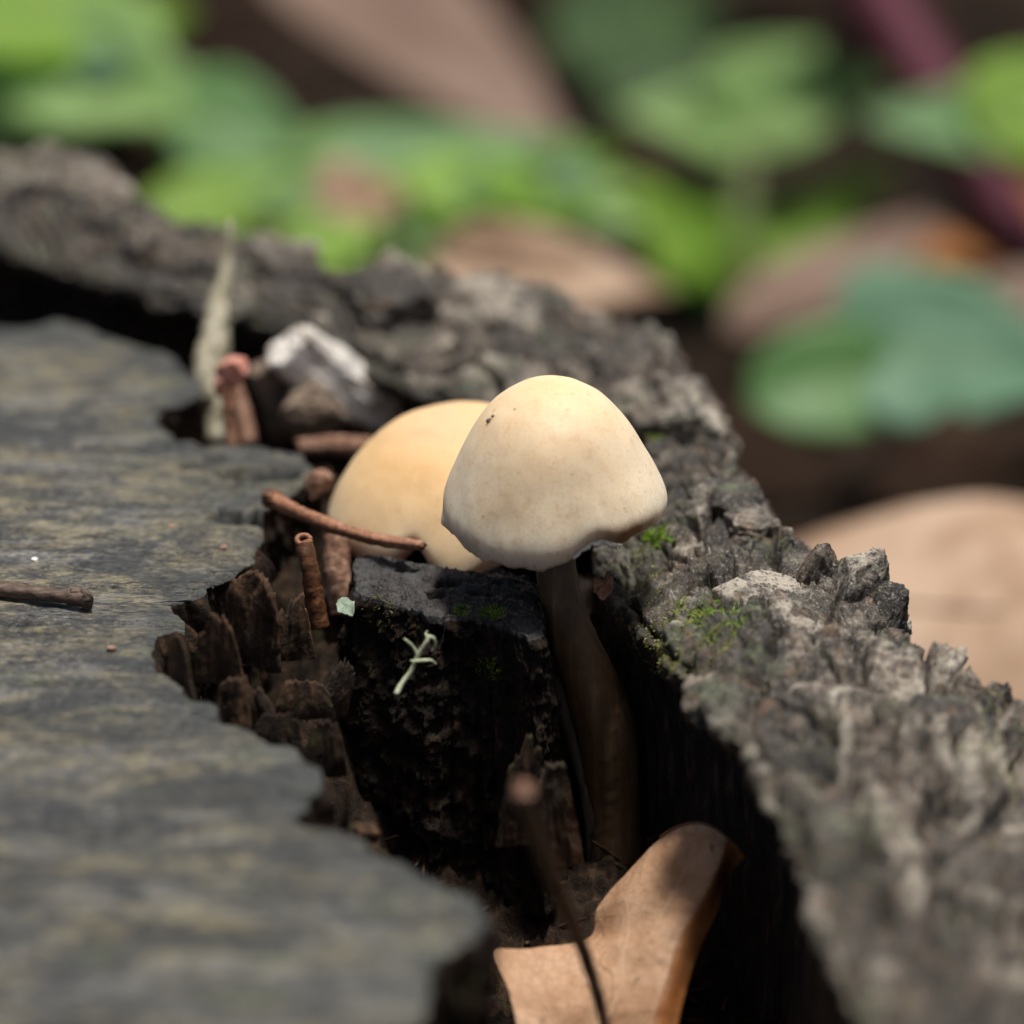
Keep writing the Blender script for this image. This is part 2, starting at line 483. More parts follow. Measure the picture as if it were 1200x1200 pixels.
M = dict(
    cut=m_cutwood(), rot=m_rot(), rot2=m_rot('brown_rotten_splinter', 2.3), bark=m_bark(),
    cap1=m_cap('cream_cap', True), cap2=m_cap('tan_cap', False), stem=m_stem(),
    gill=m_simple('gills', [(0.3, (0.35, 0.24, 0.14)), (0.7, (0.48, 0.36, 0.23))], (0.8, 0.8, 0.8)),
    pale=m_simple('pale_skin_tear', [(0.3, (0.62, 0.55, 0.44)), (0.7, (0.80, 0.75, 0.66))], 1.2),
    twig_red=m_simple('red_brown_twig', [(0.25, (0.09, 0.035, 0.018)), (0.5, (0.24, 0.105, 0.055)), (0.75, (0.40, 0.21, 0.13))], (1.1, 1.1, 1.1), 0.5),
    twig_dark=m_simple('dark_twig', [(0.25, (0.025, 0.016, 0.011)), (0.5, (0.075, 0.048, 0.034)), (0.75, (0.17, 0.118, 0.09))], (0.35, 2.2, 2.2), 0.6),
    twig_rust=m_simple('rusty_twig', [(0.25, (0.03, 0.013, 0.007)), (0.5, (0.105, 0.043, 0.018)), (0.75, (0.24, 0.105, 0.05))], 0.9, 0.45),
    twig_pink=m_simple('pinkish_twig', [(0.32, (0.10, 0.050, 0.030)), (0.5, (0.24, 0.128, 0.082)), (0.66, (0.42, 0.27, 0.20))], 0.9, 0.65, 0.3, 0.8, 0.6),
    bud=m_simple('pink_bud', [(0.25, (0.30, 0.12, 0.09)), (0.5, (0.45, 0.19, 0.145)), (0.75, (0.58, 0.33, 0.27))], 0.6, 0.45),
    twig_fg=m_simple('brown_stalk', [(0.25, (0.05, 0.028, 0.016)), (0.5, (0.12, 0.068, 0.038)), (0.75, (0.21, 0.125, 0.075))], (1, 1, 0.4), 0.55),
    grey=m_simple('bleached_wood', [(0.28, (0.22, 0.175, 0.14)), (0.38, (0.42, 0.37, 0.32)), (0.48, (0.58, 0.545, 0.50)), (0.62, (0.72, 0.70, 0.67))], (0.18, 0.18, 0.5), 0.7),
    brownchunk=m_simple('brown_chip', [(0.3, (0.07, 0.05, 0.035)), (0.5, (0.17, 0.125, 0.09)), (0.7, (0.29, 0.23, 0.17))], 0.35, 0.7),
    splint=m_simple('pale_splinter', [(0.34, (0.15, 0.14, 0.09)), (0.5, (0.34, 0.31, 0.22)), (0.66, (0.50, 0.47, 0.38))], (0.6, 0.6, 0.1), 0.6),
    lichen=m_simple('lichen', [(0.25, (0.27, 0.29, 0.17)), (0.6, (0.45, 0.48, 0.33)), (0.8, (0.58, 0.60, 0.46))], 1.3, 0.75, 0.3),
    foliose=m_simple('blue_green_lichen', [(0.25, (0.11, 0.15, 0.11)), (0.7, (0.27, 0.33, 0.26))], 0.8, 0.75, 0.3),
    crumb=m_simple('pink_crumb', [(0.3, (0.18, 0.10, 0.065)), (0.7, (0.32, 0.20, 0.14))], 1.0, 0.7),
    white=m_simple('white_speck', [(0.3, (0.60, 0.60, 0.58)), (0.7, (0.78, 0.78, 0.76))], 1.0, 0.5),
    moss=m_leaf('moss_green', [(0.3, (0.050, 0.115, 0.012)), (0.5, (0.13, 0.22, 0.02)), (0.7, (0.26, 0.34, 0.05))], 0.5, (0.25, 0.45, 0.03), 0.35),
    moss2=m_leaf('moss_yellow', [(0.38, (0.022, 0.028, 0.007)), (0.5, (0.15, 0.155, 0.035)), (0.62, (0.46, 0.42, 0.18))], 0.8, (0.35, 0.35, 0.06), 0.25),
    soil=m_simple('forest_soil', [(0.3, (0.005, 0.004, 0.003)), (0.5, (0.013, 0.009, 0.007)), (0.7, (0.035, 0.024, 0.017))], 0.05, 0.95, 0.03, 0.8, 3.0),  # soil darkened below its own tone, tree shade put into the colour
    dead=m_leaf('dry_leaf', [(0.34, (0.36, 0.20, 0.11)), (0.5, (0.52, 0.325, 0.20)), (0.66, (0.62, 0.42, 0.285))], 0.12, (0.62, 0.33, 0.15), 0.28, 0.6, 0.3, 0.12, net=0.75),
    deadedge=m_leaf('dry_leaf_underside', [(0.28, (0.20, 0.075, 0.022)), (0.5, (0.30, 0.115, 0.035)), (0.72, (0.36, 0.16, 0.06))], 0.3, (0.5, 0.18, 0.04), 0.25, 0.5, 0.4, 0.12),
    vein=m_simple('leaf_vein', [(0.3, (0.42, 0.27, 0.16)), (0.7, (0.55, 0.38, 0.25))], 0.6, 0.5),
    veindark=m_simple('dark_vein', [(0.3, (0.10, 0.045, 0.02)), (0.7, (0.20, 0.10, 0.05))], 0.6, 0.5),
    lit_tan=m_leaf('tan_litter', [(0.36, (0.20, 0.12, 0.075)), (0.5, (0.37, 0.25, 0.17)), (0.64, (0.50, 0.365, 0.265))], 0.045, (0.5, 0.3, 0.18), 0.2, 0.7, 0.2),
    lit_pink=m_leaf('pinkish_litter', [(0.3, (0.105, 0.065, 0.048)), (0.5, (0.185, 0.125, 0.096)), (0.7, (0.26, 0.185, 0.15))], 0.03, (0.3, 0.18, 0.12), 0.15, 0.7, 0.2),
    lit_brown=m_leaf('brown_litter', [(0.3, (0.009, 0.006, 0.004)), (0.5, (0.022, 0.013, 0.009)), (0.7, (0.055, 0.034, 0.023))], 0.03, (0.10, 0.05, 0.03), 0.06, 0.9, 0.04),  # colour lowered to stand in for the deep shade under the trees
    lit_orange=m_leaf('orange_litter', [(0.3, (0.20, 0.070, 0.018)), (0.5, (0.30, 0.115, 0.034)), (0.7, (0.38, 0.17, 0.065))], 0.03, (0.5, 0.2, 0.05), 0.25, 0.7, 0.2),
    g_bright=m_leaf('bright_green_leaf', [(0.3, (0.17, 0.27, 0.035)), (0.5, (0.23, 0.36, 0.055)), (0.7, (0.30, 0.43, 0.09))], 0.04, (0.48, 0.84, 0.04), 0.5, 0.55, 0.28),
    g_mid=m_leaf('mid_green_leaf', [(0.3, (0.19, 0.31, 0.10)), (0.5, (0.26, 0.39, 0.15)), (0.7, (0.32, 0.44, 0.20))], 0.04, (0.45, 0.76, 0.16), 0.45, 0.55, 0.28),
    g_deep=m_leaf('deep_green_leaf', [(0.3, (0.085, 0.20, 0.06)), (0.5, (0.12, 0.25, 0.085)), (0.7, (0.16, 0.30, 0.11))], 0.04, (0.20, 0.48, 0.10), 0.4, 0.5, 0.35),
    g_blue=m_leaf('bluish_green_leaf', [(0.3, (0.085, 0.19, 0.11)), (0.5, (0.12, 0.24, 0.15)), (0.7, (0.15, 0.28, 0.18))], 0.04, (0.13, 0.38, 0.14), 0.35, 0.55, 0.28),
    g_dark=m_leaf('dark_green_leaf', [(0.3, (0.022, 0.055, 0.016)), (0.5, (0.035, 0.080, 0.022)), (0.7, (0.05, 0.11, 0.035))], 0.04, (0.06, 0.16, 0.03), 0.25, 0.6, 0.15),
    g_stem=m_simple('green_stem', [(0.3, (0.14, 0.19, 0.07)), (0.7, (0.26, 0.30, 0.14))], 0.1, 0.5),
    purple=m_simple('purple_stem', [(0.3, (0.060, 0.011, 0.022)), (0.7, (0.10, 0.022, 0.040))], 0.06, 0.6, 0.2),
)

# ------------------------------------------------------------------ ground
def build_ground():
    xs = np.concatenate([np.linspace(-12000, -450, 14)[:-1], np.linspace(-450, 450, 130), np.linspace(450, 12000, 14)[1:]])
    ys = np.concatenate([np.linspace(-9000, -250, 10)[:-1], np.linspace(-250, 1100, 160), np.linspace(1100, 15000, 14)[1:]])
    X, Y = np.meshgrid(xs, ys, indexing='ij')
    P = np.stack([X, Y, 0 * X], -1).reshape(-1, 3)
    z = -112 + 7 * fbm(P / 90, 4, 3) + 3 * fbm(P / 18, 3, 5)
    P[:, 2] = z
    o = mesh_obj('ground', P, grid_faces(len(xs), len(ys)), M['soil'])
    tag(o, 'dark forest soil behind and around the stump', None, None, 'structure')
build_ground()

# ------------------------------------------------------------------ stump
STUMP = thing('tree_stump', 'old sawn tree stump with grey cut face, rotten crevice and rough bark rim', 'tree stump', (-30, 10, -112))

HOLES = [(268, 606, 2.6, 1.0), (300, 604, 1.4, 0.8), (300, 556, 2.8, 0.9), (268, 553, 1.8, 0.7), (335, 552, 2.0, 1.0), (225, 545, 1.6, 0.6), (250, 535, 1.3, .5)]
EDGE_PX = [(330, 1480), (400, 1330), (455, 1235), (492, 1175), (515, 1120), (560, 1088), (566, 1068), (540, 1045), (500, 1025), (470, 1008), (430, 992), (402, 968), (356, 962),
           (348, 950), (386, 922), (378, 898), (345, 872), (318, 866), (290, 850), (262, 842), (243, 824), (212, 816), (205, 798), (186, 780), (178, 760), (184, 742),
           (204, 722), (200, 702), (230, 694), (262, 672), (282, 660), (298, 646), (304, 622), (300, 600), (318, 586), (345, 572), (364, 556), (362, 540), (352, 527),
           (300, 517), (250, 516), (210, 511), (190, 500), (180, 486), (190, 474), (226, 464), (236, 450), (228, 432), (196, 412), (160, 402), (126, 388), (96, 376), (60, 374), (20, 382),
           (-40, 380), (-120, 392), (-220, 410), (-420, 430)]

def top_z(P):
    z = 0.35 * fbm(P * (0.03, 0.06, 0), 3, 21) + 0.16 * fbm(P * (0.11, 0.9, 0), 4, 22) + 0.07 * fbm(P * (0.5, 2.2, 0), 3, 23)
    g = fbm(P * (0.018, 0.22, 0) + (0, 0, 4), 3, 25, ridged=True)
    z -= 0.9 * sstep(0.70, 0.92, g)
    z -= 0.35 * sstep(0.55, 0.9, fbm(P * (0.05, 0.8, 0) + (0, 0, 9), 3, 27, ridged=True))
    for hx, hy, rx, ry in HOLES:
        c = onz(hx, hy, 0)
        q = ((P[:, 0] - c[0]) / rx) ** 2 + ((P[:, 1] - c[1]) / (ry * 2.4)) ** 2
        q = q * (1 + 0.6 * fbm(P * 0.6, 3, 31)) + 0.25 * fbm(P * 1.2, 2, 33)
        z -= 6.0 * (1 - sstep(0.7, 1.05, q))
    # broken, cracked part near the end of the tongue
    c = onz(290, 560, 0)
    m = np.exp(-(((P[:, 0] - c[0]) / 9) ** 2 + ((P[:, 1] - c[1]) / 15) ** 2))
    z += m * (0.9 * fbm(P * (0.16, 0.5, 0), 4, 41, ridged=True) - 0.3)
    return z

def heartwood():
    E0 = np.array([onz(x, y, 0) for x, y in EDGE_PX])
    n = 1500
    E = resample(crom(E0, 3000), n)
    q = E.copy()
    E[:, 0] += 1.0 * fbm(q / 3.0, 4, 51, 0.55) + 1.5 * fbm(q / 9.0, 2, 53)
    E[:, 1] += 1.8 * fbm(q / 3.0 + 40, 4, 52, 0.55)
    s = np.linspace(0, 1, n)
    A = np.stack([np.full(n, -135.0), -110 + s * 150, 0 * s], 1)
    nt = 190
    t = np.linspace(0, 1, nt) ** 2.1
    G = E[:, None] * (1 - t[None, :, None]) + A[:, None] * t[None, :, None]
    P = G.reshape(-1, 3)
    P[:, 2] = top_z(P)
    dist = np.linalg.norm(P.reshape(n, nt, 3)[..., :2] - E[:, None, :2], axis=-1).ravel()
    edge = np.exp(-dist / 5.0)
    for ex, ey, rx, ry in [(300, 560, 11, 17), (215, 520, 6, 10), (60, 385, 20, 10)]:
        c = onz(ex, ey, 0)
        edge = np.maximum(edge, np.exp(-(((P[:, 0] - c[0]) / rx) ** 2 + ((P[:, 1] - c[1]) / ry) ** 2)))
    P[:, 2] -= 0.2 * np.exp(-dist / 0.4) + 0.9 * np.exp(-dist / 3.5) * (0.5 + 0.5 * fbm(P / 4, 3, 61))
    mesh_obj('cut_face', P, grid_faces(n, nt)[:, ::-1], M['cut'], STUMP, attrs={'edge': edge})
    # wall below the edge
    top = P.reshape(n, nt, 3)[:, 0]
    k = np.ones(41) / 41
    sm = np.stack([np.convolve(np.pad(E[:, a], 20, 'edge'), k, 'valid') for a in (0, 1)], 1)
    T = np.gradient(sm, axis=0)
    T /= np.linalg.norm(T, axis=1, keepdims=True) + 1e-9
    out = np.stack([T[:, 1], -T[:, 0], 0 * T[:, 0]], 1)          # pointing into the crevice
    nw = 100
    w = np.linspace(0, 1, nw)
    z = 50 * w ** 1.5
    B = np.repeat(top[:, None], nw, 1)
    B[..., 2] -= z[None]
    q = B.reshape(-1, 3)
    off = 2.2 * fbm(q * (0.22, 0.22, 0.05), 4, 71) + 1.1 * fbm(q * (0.8, 0.8, 0.08), 4, 72, 0.6, True) + 0.7 * fbm(q * (0.5, 0.5, 0.5), 4, 73)
    off = off.reshape(n, nw)
    off = off * sstep(0, 0.12, w)[None] - 0.2 * sstep(0.0, 0.2, w)[None]
    B = B + out[:, None] * off[..., None]
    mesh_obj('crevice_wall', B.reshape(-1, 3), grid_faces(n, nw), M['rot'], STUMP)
heartwood()

# outline of the bark ring
RIM = [  # inner px, inner z, outer px, outer z, undercut
    ((1130, 1450), -3, (1520, 1200), -14, 1), ((1072, 1330), -2, (1430, 1070), -11, 1), ((1015, 1200), -1, (1340, 960), -9, 1), ((968, 1100), -1, (1262, 880), -6, 7), ((930, 1000), 0, (1200, 828), -3, 8),
    ((875, 885), 0, (1130, 782), -1, 9), ((806, 803), 0, (1066, 738), 0, 9), ((752, 738), -2.0, (975, 660), 0, 5), ((715, 685), -3.0, (915, 612), 1.5, 1),
    ((700, 628), -2.5, (872, 556), 3, 1.5), ((692, 580), -1, (846, 500), 3, 2), ((662, 535), 0, (812, 440), 3, 3), ((604, 500), 0, (748, 385), 3.5, 4), ((520, 470), 0, (668, 346), 3.5, 6),
    ((452, 440), 1, (572, 328), 4.5, 8), ((388, 402), 2, (486, 292), 7, 9), ((322, 380), 2, (404, 304), 5, 9), ((232, 360), 2, (312, 272), 5.5, 9), ((130, 332), 3, (192, 240), 7, 9),
    ((50, 306), 4, (92, 190), 9, 9), ((-60, 282), 4, (-40, 168), 9, 9), ((-220, 264), 4, (-230, 150), 9, 9), ((-420, 260), 4, (-450, 150), 8, 9)]

# rotten floor of the crevice (height field, rising behind and to the left)
def floor_base(P):
    x, y = P[:, 0], P[:, 1]
    z = -31.0 - 12 * (1 - sstep(-22, -6, y))
    def lump(px, py, zz, rx, ry, h):
        c = onz(px, py, zz)
        return h * np.exp(-(((x - c[0]) / rx) ** 2 + ((y - c[1]) / ry) ** 2))
    z += 21 * sstep(4, 20, y) * (1 - sstep(8, 30, x))           # behind the block
    z += lump(345, 790, -10, 7, 9, 17)
    z += lump(300, 840, -9, 5, 7, 12)
    z += lump(400, 720, -6, 5, 7, 9)
    z -= 16 * sstep(58, 74, y)
    return z

def crevice_floor():
    xs = np.arange(-62, 62, 0.34)
    ys = np.arange(-105, 100, 0.42)
    X, Y = np.meshgrid(xs, ys, indexing='ij')
    P = np.stack([X, Y, 0 * X], -1).reshape(-1, 3)
    z = floor_base(P)
    z += 3.0 * fbm(P / 7.0, 4, 81) + 2.2 * fbm(P / 2.6, 4, 82, 0.6, True) + 0.6 * fbm(P / 0.9, 3, 83)
    P[:, 2] = z
    ring = np.array([0.55 * onz(*a_, z_) + 0.45 * onz(*b_, zo_) for a_, z_, b_, zo_, u_ in RIM])[:, :2]
    ring = np.vstack([ring, [[-200, ring[-1, 1]], [-200, ring[0, 1] - 30], [ring[0, 0], ring[0, 1] - 30]]])
    ins = np.zeros(len(P), bool)
    for (x0, y0), (x1, y1) in zip(ring, np.roll(ring, -1, 0)):
        cr = (P[:, 1] < y0) != (P[:, 1] < y1)
        ins ^= cr & (P[:, 0] < (x1 - x0) * (P[:, 1] - y0) / (y1 - y0 + 1e-12) + x0)
    Fc = grid_faces(len(xs), len(ys))
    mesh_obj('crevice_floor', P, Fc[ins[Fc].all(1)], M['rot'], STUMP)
crevice_floor()

# free-standing block of darker wood in the crevice
def block():
    px = [(417, 660), (415, 682), (432, 700), (452, 704), (480, 712), (505, 722), (540, 722), (572, 728), (600, 738), (622, 742), (634, 728), (634, 700), (628, 684), (612, 676), (585, 670),
          (540, 668), (490, 660), (445, 652)]
    E = resample(crom(np.array([onz(x, y, -0.8) for x, y in px]), 900, True), 760, True)
    E += np.stack([0.8 * fbm(E / 2.2, 4, 91, .6), 1.5 * fbm(E / 2.2 + 9, 4, 92, .6), 0 * E[:, 0]], 1)
    n = len(E)
    C = E.mean(0)
    nt, nw = 90, 150
    t = np.linspace(0, 1, nt) ** 0.7
    T = C + (E[:, None] - C) * t[None, :, None]
    w = np.linspace(0, 1, nw + 1)[1:]
    W = np.repeat(E[:, None], nw, 1)
    W[..., 2] -= 34 * w[None] ** 1.25
    out = E - C
    out[:, 2] = 0
    out /= np.linalg.norm(out, axis=1, keepdims=True)
    q = W.reshape(-1, 3)
    off = (3.2 * w[None] + (1.7 * fbm(q * (0.2, 0.2, 0.07), 4, 93) + 0.5 * fbm(q * (0.7, 0.7, 0.2), 4, 94, .6, True)
           + 0.9 * fbm(q * (0.42, 0.42, 0.42), 4, 95, 0.6)).reshape(n, nw) * sstep(0, 0.08, w)[None])
    f1, f2, cid = worley(q * (0.2, 0.2, 0.11), 96)
    pit = (1 - sstep(0.10, 0.34, f1)) * (cid > 0.35)
    off -= 3.0 * pit.reshape(n, nw) * sstep(0.04, 0.12, w)[None]
    f1, f2, cid = worley(q * (0.45, 0.45, 0.34) + 3, 196)
    off -= 1.3 * ((1 - sstep(0.15, 0.42, f1)) * (cid > 0.45)).reshape(n, nw) * sstep(0.04, 0.10, w)[None]
    off += 0.8 * fbm(q / 1.6, 4, 197, 0.6).reshape(n, nw) * sstep(0.02, 0.10, w)[None]
    W = W + out[:, None] * off[..., None]
    P = T.reshape(-1, 3)
    P[:, 2] += 0.9 * fbm(P / 6, 3, 97) + 0.8 * fbm(P / 2.2, 5, 98, .62, True) - 0.10
    d = np.linalg.norm(P.reshape(n, nt, 3) - E[:, None], axis=-1).ravel()
    P[:, 2] -= 1.0 * np.exp(-d / 1.3)
    for hx, hy, r in [(526, 689, 1.15), (510, 699, 0.95), (556, 702, 0.7), (585, 690, .6), (470, 668, .5)]:
        c = onz(hx, hy, -1)
        qq = np.sqrt(((P[:, 0] - c[0]) / r / 1.25) ** 2 + ((P[:, 1] - c[1]) / r / 1.2) ** 2) + 0.25 * fbm(P / 0.8, 2, 99)
        P[:, 2] -= 3.0 * (1 - sstep(0.7, 1.15, qq))
    G = np.concatenate([P.reshape(n, nt, 3), W], 1)
    return G
BLOCK_G = block()
bn = BLOCK_G.shape[1]
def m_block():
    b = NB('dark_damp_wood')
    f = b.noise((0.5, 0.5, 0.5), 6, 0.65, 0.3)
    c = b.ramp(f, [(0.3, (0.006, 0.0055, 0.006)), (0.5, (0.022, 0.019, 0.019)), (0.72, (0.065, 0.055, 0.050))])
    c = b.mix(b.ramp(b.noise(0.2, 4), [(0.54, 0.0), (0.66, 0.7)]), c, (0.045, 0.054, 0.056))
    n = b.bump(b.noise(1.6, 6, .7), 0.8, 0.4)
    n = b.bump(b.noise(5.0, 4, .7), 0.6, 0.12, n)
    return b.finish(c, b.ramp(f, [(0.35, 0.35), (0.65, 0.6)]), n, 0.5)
M['block'] = m_block()
M['rot_dark'] = m_rot('dark_rotten_wood', 0.62)
M['stem_pale'] = m_simple('pale_stem', [(0.3, (0.15, 0.12, 0.09)), (0.7, (0.28, 0.23, 0.18))], (0.9, 0.9, 0.1), 0.6, 0.3)
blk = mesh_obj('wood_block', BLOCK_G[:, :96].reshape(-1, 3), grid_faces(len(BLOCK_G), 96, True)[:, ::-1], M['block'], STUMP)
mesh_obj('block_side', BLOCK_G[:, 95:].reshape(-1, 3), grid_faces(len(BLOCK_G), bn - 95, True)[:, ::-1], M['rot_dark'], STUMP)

# ---- bark rim
def rim():
    I = np.array([onz(*a, z) for a, z, b, zo, u in RIM])
    O = np.array([onz(*b, zo) for a, z, b, zo, u in RIM])
    U = np.array([u for *_, u in RIM], float)[:, None]
    D = resample(crom(np.hstack([I, O, U]), 3000), 1250)
    I, O, U = D[:, :3], D[:, 3:6], D[:, 6:7]
    n = len(I)
    X = O - I
    wdt = np.linalg.norm(X, axis=1, keepdims=True)
    X = X / wdt
    Xh = X.copy(); Xh[:, 2] = 0
    Xh /= np.linalg.norm(Xh, axis=1, keepdims=True)
    Z = np.array([0, 0, 1.0])
    ctrl = [I + Xh * (U * 1.0) - Z * 50, I + Xh * (U * 1.1) - Z * 22, I + Xh * (U * 0.9) - Z * 9, I + Xh * (U * 0.25) - Z * 3.0, I + Xh * 0.4 - Z * 0.5,
            I + X * wdt * 0.18 + Z * 0.6, I + X * wdt * 0.5 + Z * 1.2, I + X * wdt * 0.82 + Z * 0.8, O - Xh * 0.6 - Z * 0.6,
            O + Xh * 2.2 - Z * 5, O + Xh * 4 - Z * 20, O + Xh * 6 - Z * 60, O + Xh * 9 - Z * 118]
    Cc = np.stack(ctrl, 1)
    # sample the profile
    seg = np.array([14, 16, 16, 14, 14, 56, 62, 52, 28, 24, 24, 16])
    tt = np.concatenate([k + np.linspace(0, 1, s, endpoint=False) for k, s in enumerate(seg)] + [[len(seg)]])
    k = np.minimum(tt.astype(int), len(seg) - 1)
    f = (tt - k)[None, :, None]
    Q = np.concatenate([2 * Cc[:, :1] - Cc[:, 1:2], Cc, 2 * Cc[:, -1:] - Cc[:, -2:-1]], 1)
    a, b, c, d = Q[:, k], Q[:, k + 1], Q[:, k + 2], Q[:, k + 3]
    G = 0.5 * (2 * b + (c - a) * f + (2 * a - 5 * b + 4 * c - d) * f ** 2 + (3 * b - a - 3 * c + d) * f ** 3)
    nv = G.shape[1]
    N = grid_normals(G)
    if N[n // 2, nv // 2, 2] < 0:
        N = -N
    P = G.reshape(-1, 3)
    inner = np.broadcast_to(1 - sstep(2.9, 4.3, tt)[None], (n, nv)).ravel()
    # plates
    wp = P + 1.6 * np.stack([fbm(P / 5, 3, 101), fbm(P / 5, 3, 102), fbm(P / 5, 3, 103)], 1)
    mid = G[:, int(np.argmin(np.abs(tt - 6)))]
    arc = np.concatenate([[0], np.cumsum(np.linalg.norm(np.diff(mid, axis=0), axis=1))])
    acr = np.concatenate([np.zeros((n, 1)), np.cumsum(np.linalg.norm(np.diff(G, axis=1), axis=2), axis=1)], 1)
    SV = np.stack([np.broadcast_to(arc[:, None], (n, nv)), acr, 0 * acr], -1).reshape(-1, 3)
    SV = SV + 2.2 * np.stack([fbm(P / 5, 3, 101), fbm(P / 5, 3, 102), 0 * P[:, 0]], 1)
    f1, f2, cid, tl1 = worley(SV * (0.085, 0.135, 0) + (0, 0, 0.5), 104, True)
    e = f2 - f1
    crack = sstep(0.0, 0.13, e)
    g1, g2, gid, tl2 = worley(SV * (0.24, 0.40, 0) + (5, 5, 0.5), 108, True)
    fibre = fbm(SV * (0.16, 1.0, 0) + (0, 0, 3), 4, 118, 0.6, True)
    crack2 = sstep(0.0, 0.12, g2 - g1)
    top = 1 - inner
    h0 = 4.2 * fbm(P / 9, 4, 111)
    st = 1.15
    hq = h0 / st
    fr = hq - np.floor(hq)
    terr = (np.floor(hq) + sstep(0.62, 0.98, fr)) * st + 0.25 * fr
    deep = sstep(-0.35, 0.3, fbm(P / 6, 3, 119))
    disp = top * (3.4 * (crack - 1) * deep + 2.2 * (cid - 0.5) * crack + 1.3 * tl1 + 1.2 * (crack2 - 1) * (1 - deep) + 1.0 * (gid - 0.5) * crack2 + 0.6 * tl2 + 0.6 * terr
                  + 0.22 * fibre + 0.40 * fbm(P / 2.2, 5, 112, 0.62, True) + 0.16 * fbm(P / 0.6, 3, 113, 0.6))
    disp += inner * (1.3 * fbm(P * (0.22, 0.22, 0.05), 4, 114) + 0.9 * fbm(P * (0.8, 0.8, 0.09), 4, 115, .6, True))
    V = P + N.reshape(-1, 3) * disp[:, None]
    hx, hy, hd = to_px(V)
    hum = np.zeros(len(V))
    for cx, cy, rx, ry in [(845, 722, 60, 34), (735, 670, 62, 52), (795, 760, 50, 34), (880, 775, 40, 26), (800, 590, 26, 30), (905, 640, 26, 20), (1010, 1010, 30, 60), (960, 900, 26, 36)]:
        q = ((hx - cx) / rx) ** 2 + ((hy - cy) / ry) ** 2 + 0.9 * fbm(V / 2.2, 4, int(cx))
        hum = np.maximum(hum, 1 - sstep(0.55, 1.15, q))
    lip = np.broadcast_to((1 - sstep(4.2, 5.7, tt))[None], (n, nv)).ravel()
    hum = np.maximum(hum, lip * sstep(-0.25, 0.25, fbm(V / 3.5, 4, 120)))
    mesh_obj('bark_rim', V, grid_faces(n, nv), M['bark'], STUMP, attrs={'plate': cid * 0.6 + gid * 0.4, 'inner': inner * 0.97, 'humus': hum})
    return V.reshape(n, nv, 3), N
RIM_V, RIM_N = rim()

# ---- generic rough chunk
def chunk(c, size, rot=(0, 0, 0), rough=0.25, seed=0, n=22, power=5.0, taper=0.0, fib=None, bscale=None):
    """irregular broken lump: rounded box with noise; size = half extents in mm"""
    u = np.linspace(-1, 1, n)
    V, F = [], []
    for ax in range(3):
        for sg in (-1, 1):
            a, b = np.meshgrid(u, u, indexing='ij')
            p = np.zeros((n * n, 3))
            p[:, ax] = sg
            p[:, (ax + 1) % 3] = a.ravel()
            p[:, (ax + 2) % 3] = b.ravel()
            f = grid_faces(n, n) + len(V) * n * n
            F.append(f if sg > 0 else f[:, ::-1])
            V.append(p)
    V = np.vstack(V)
    F = np.vstack(F)
    dr = V / np.linalg.norm(V, axis=1, keepdims=True)
    rg_ = np.random.default_rng(seed + 1000)
    npl = int(10 + power * 2)
    pn = rg_.normal(0, 1, (npl, 3))
    pn = np.vstack([pn / np.linalg.norm(pn, axis=1, keepdims=True), np.eye(3), -np.eye(3)])
    pd = np.concatenate([rg_.uniform(0.80, 1.12, npl), rg_.uniform(0.85, 1.05, 6)])
    q = dr @ pn.T
    r = np.min(np.where(q > 0.05, pd / np.maximum(q, 0.05), 9), axis=1)
    D = dr * r[:, None]
    P = D * np.asarray(size)
    P[:, :2] *= (1 - taper * (D[:, 2:3] + 1) / 2)
    m = min(size)
    bs = bscale or 1.0 / (m * 1.6)
    k = np.array(fib if fib else (1, 1, 1.0))
    nn = dr
    P = P + nn * (rough * m * (0.7 * fbm(P * bs * k + seed * 7.7, 5, seed, 0.62) + 0.5 * fbm(P * bs * 2.3 * k + seed, 4, seed + 5, 0.6, True)))[:, None]
    from mathutils import Euler
    Rm = np.array(Euler([R(x) for x in rot]).to_matrix())
    return P @ Rm.T + np.asarray(c), F

def add_chunk(name, c, size, rot, mat, parent, rough=0.25, seed=0, **k):
    V, F = chunk(c, size, rot, rough, seed, **k)
    at_ = {'plate': np.full(len(V), (seed * 0.377) % 1), 'inner': np.zeros(len(V)), 'humus': np.zeros(len(V))} if mat is M['bark'] else None
    return mesh_obj(name, V, F, mat, parent, attrs=at_)

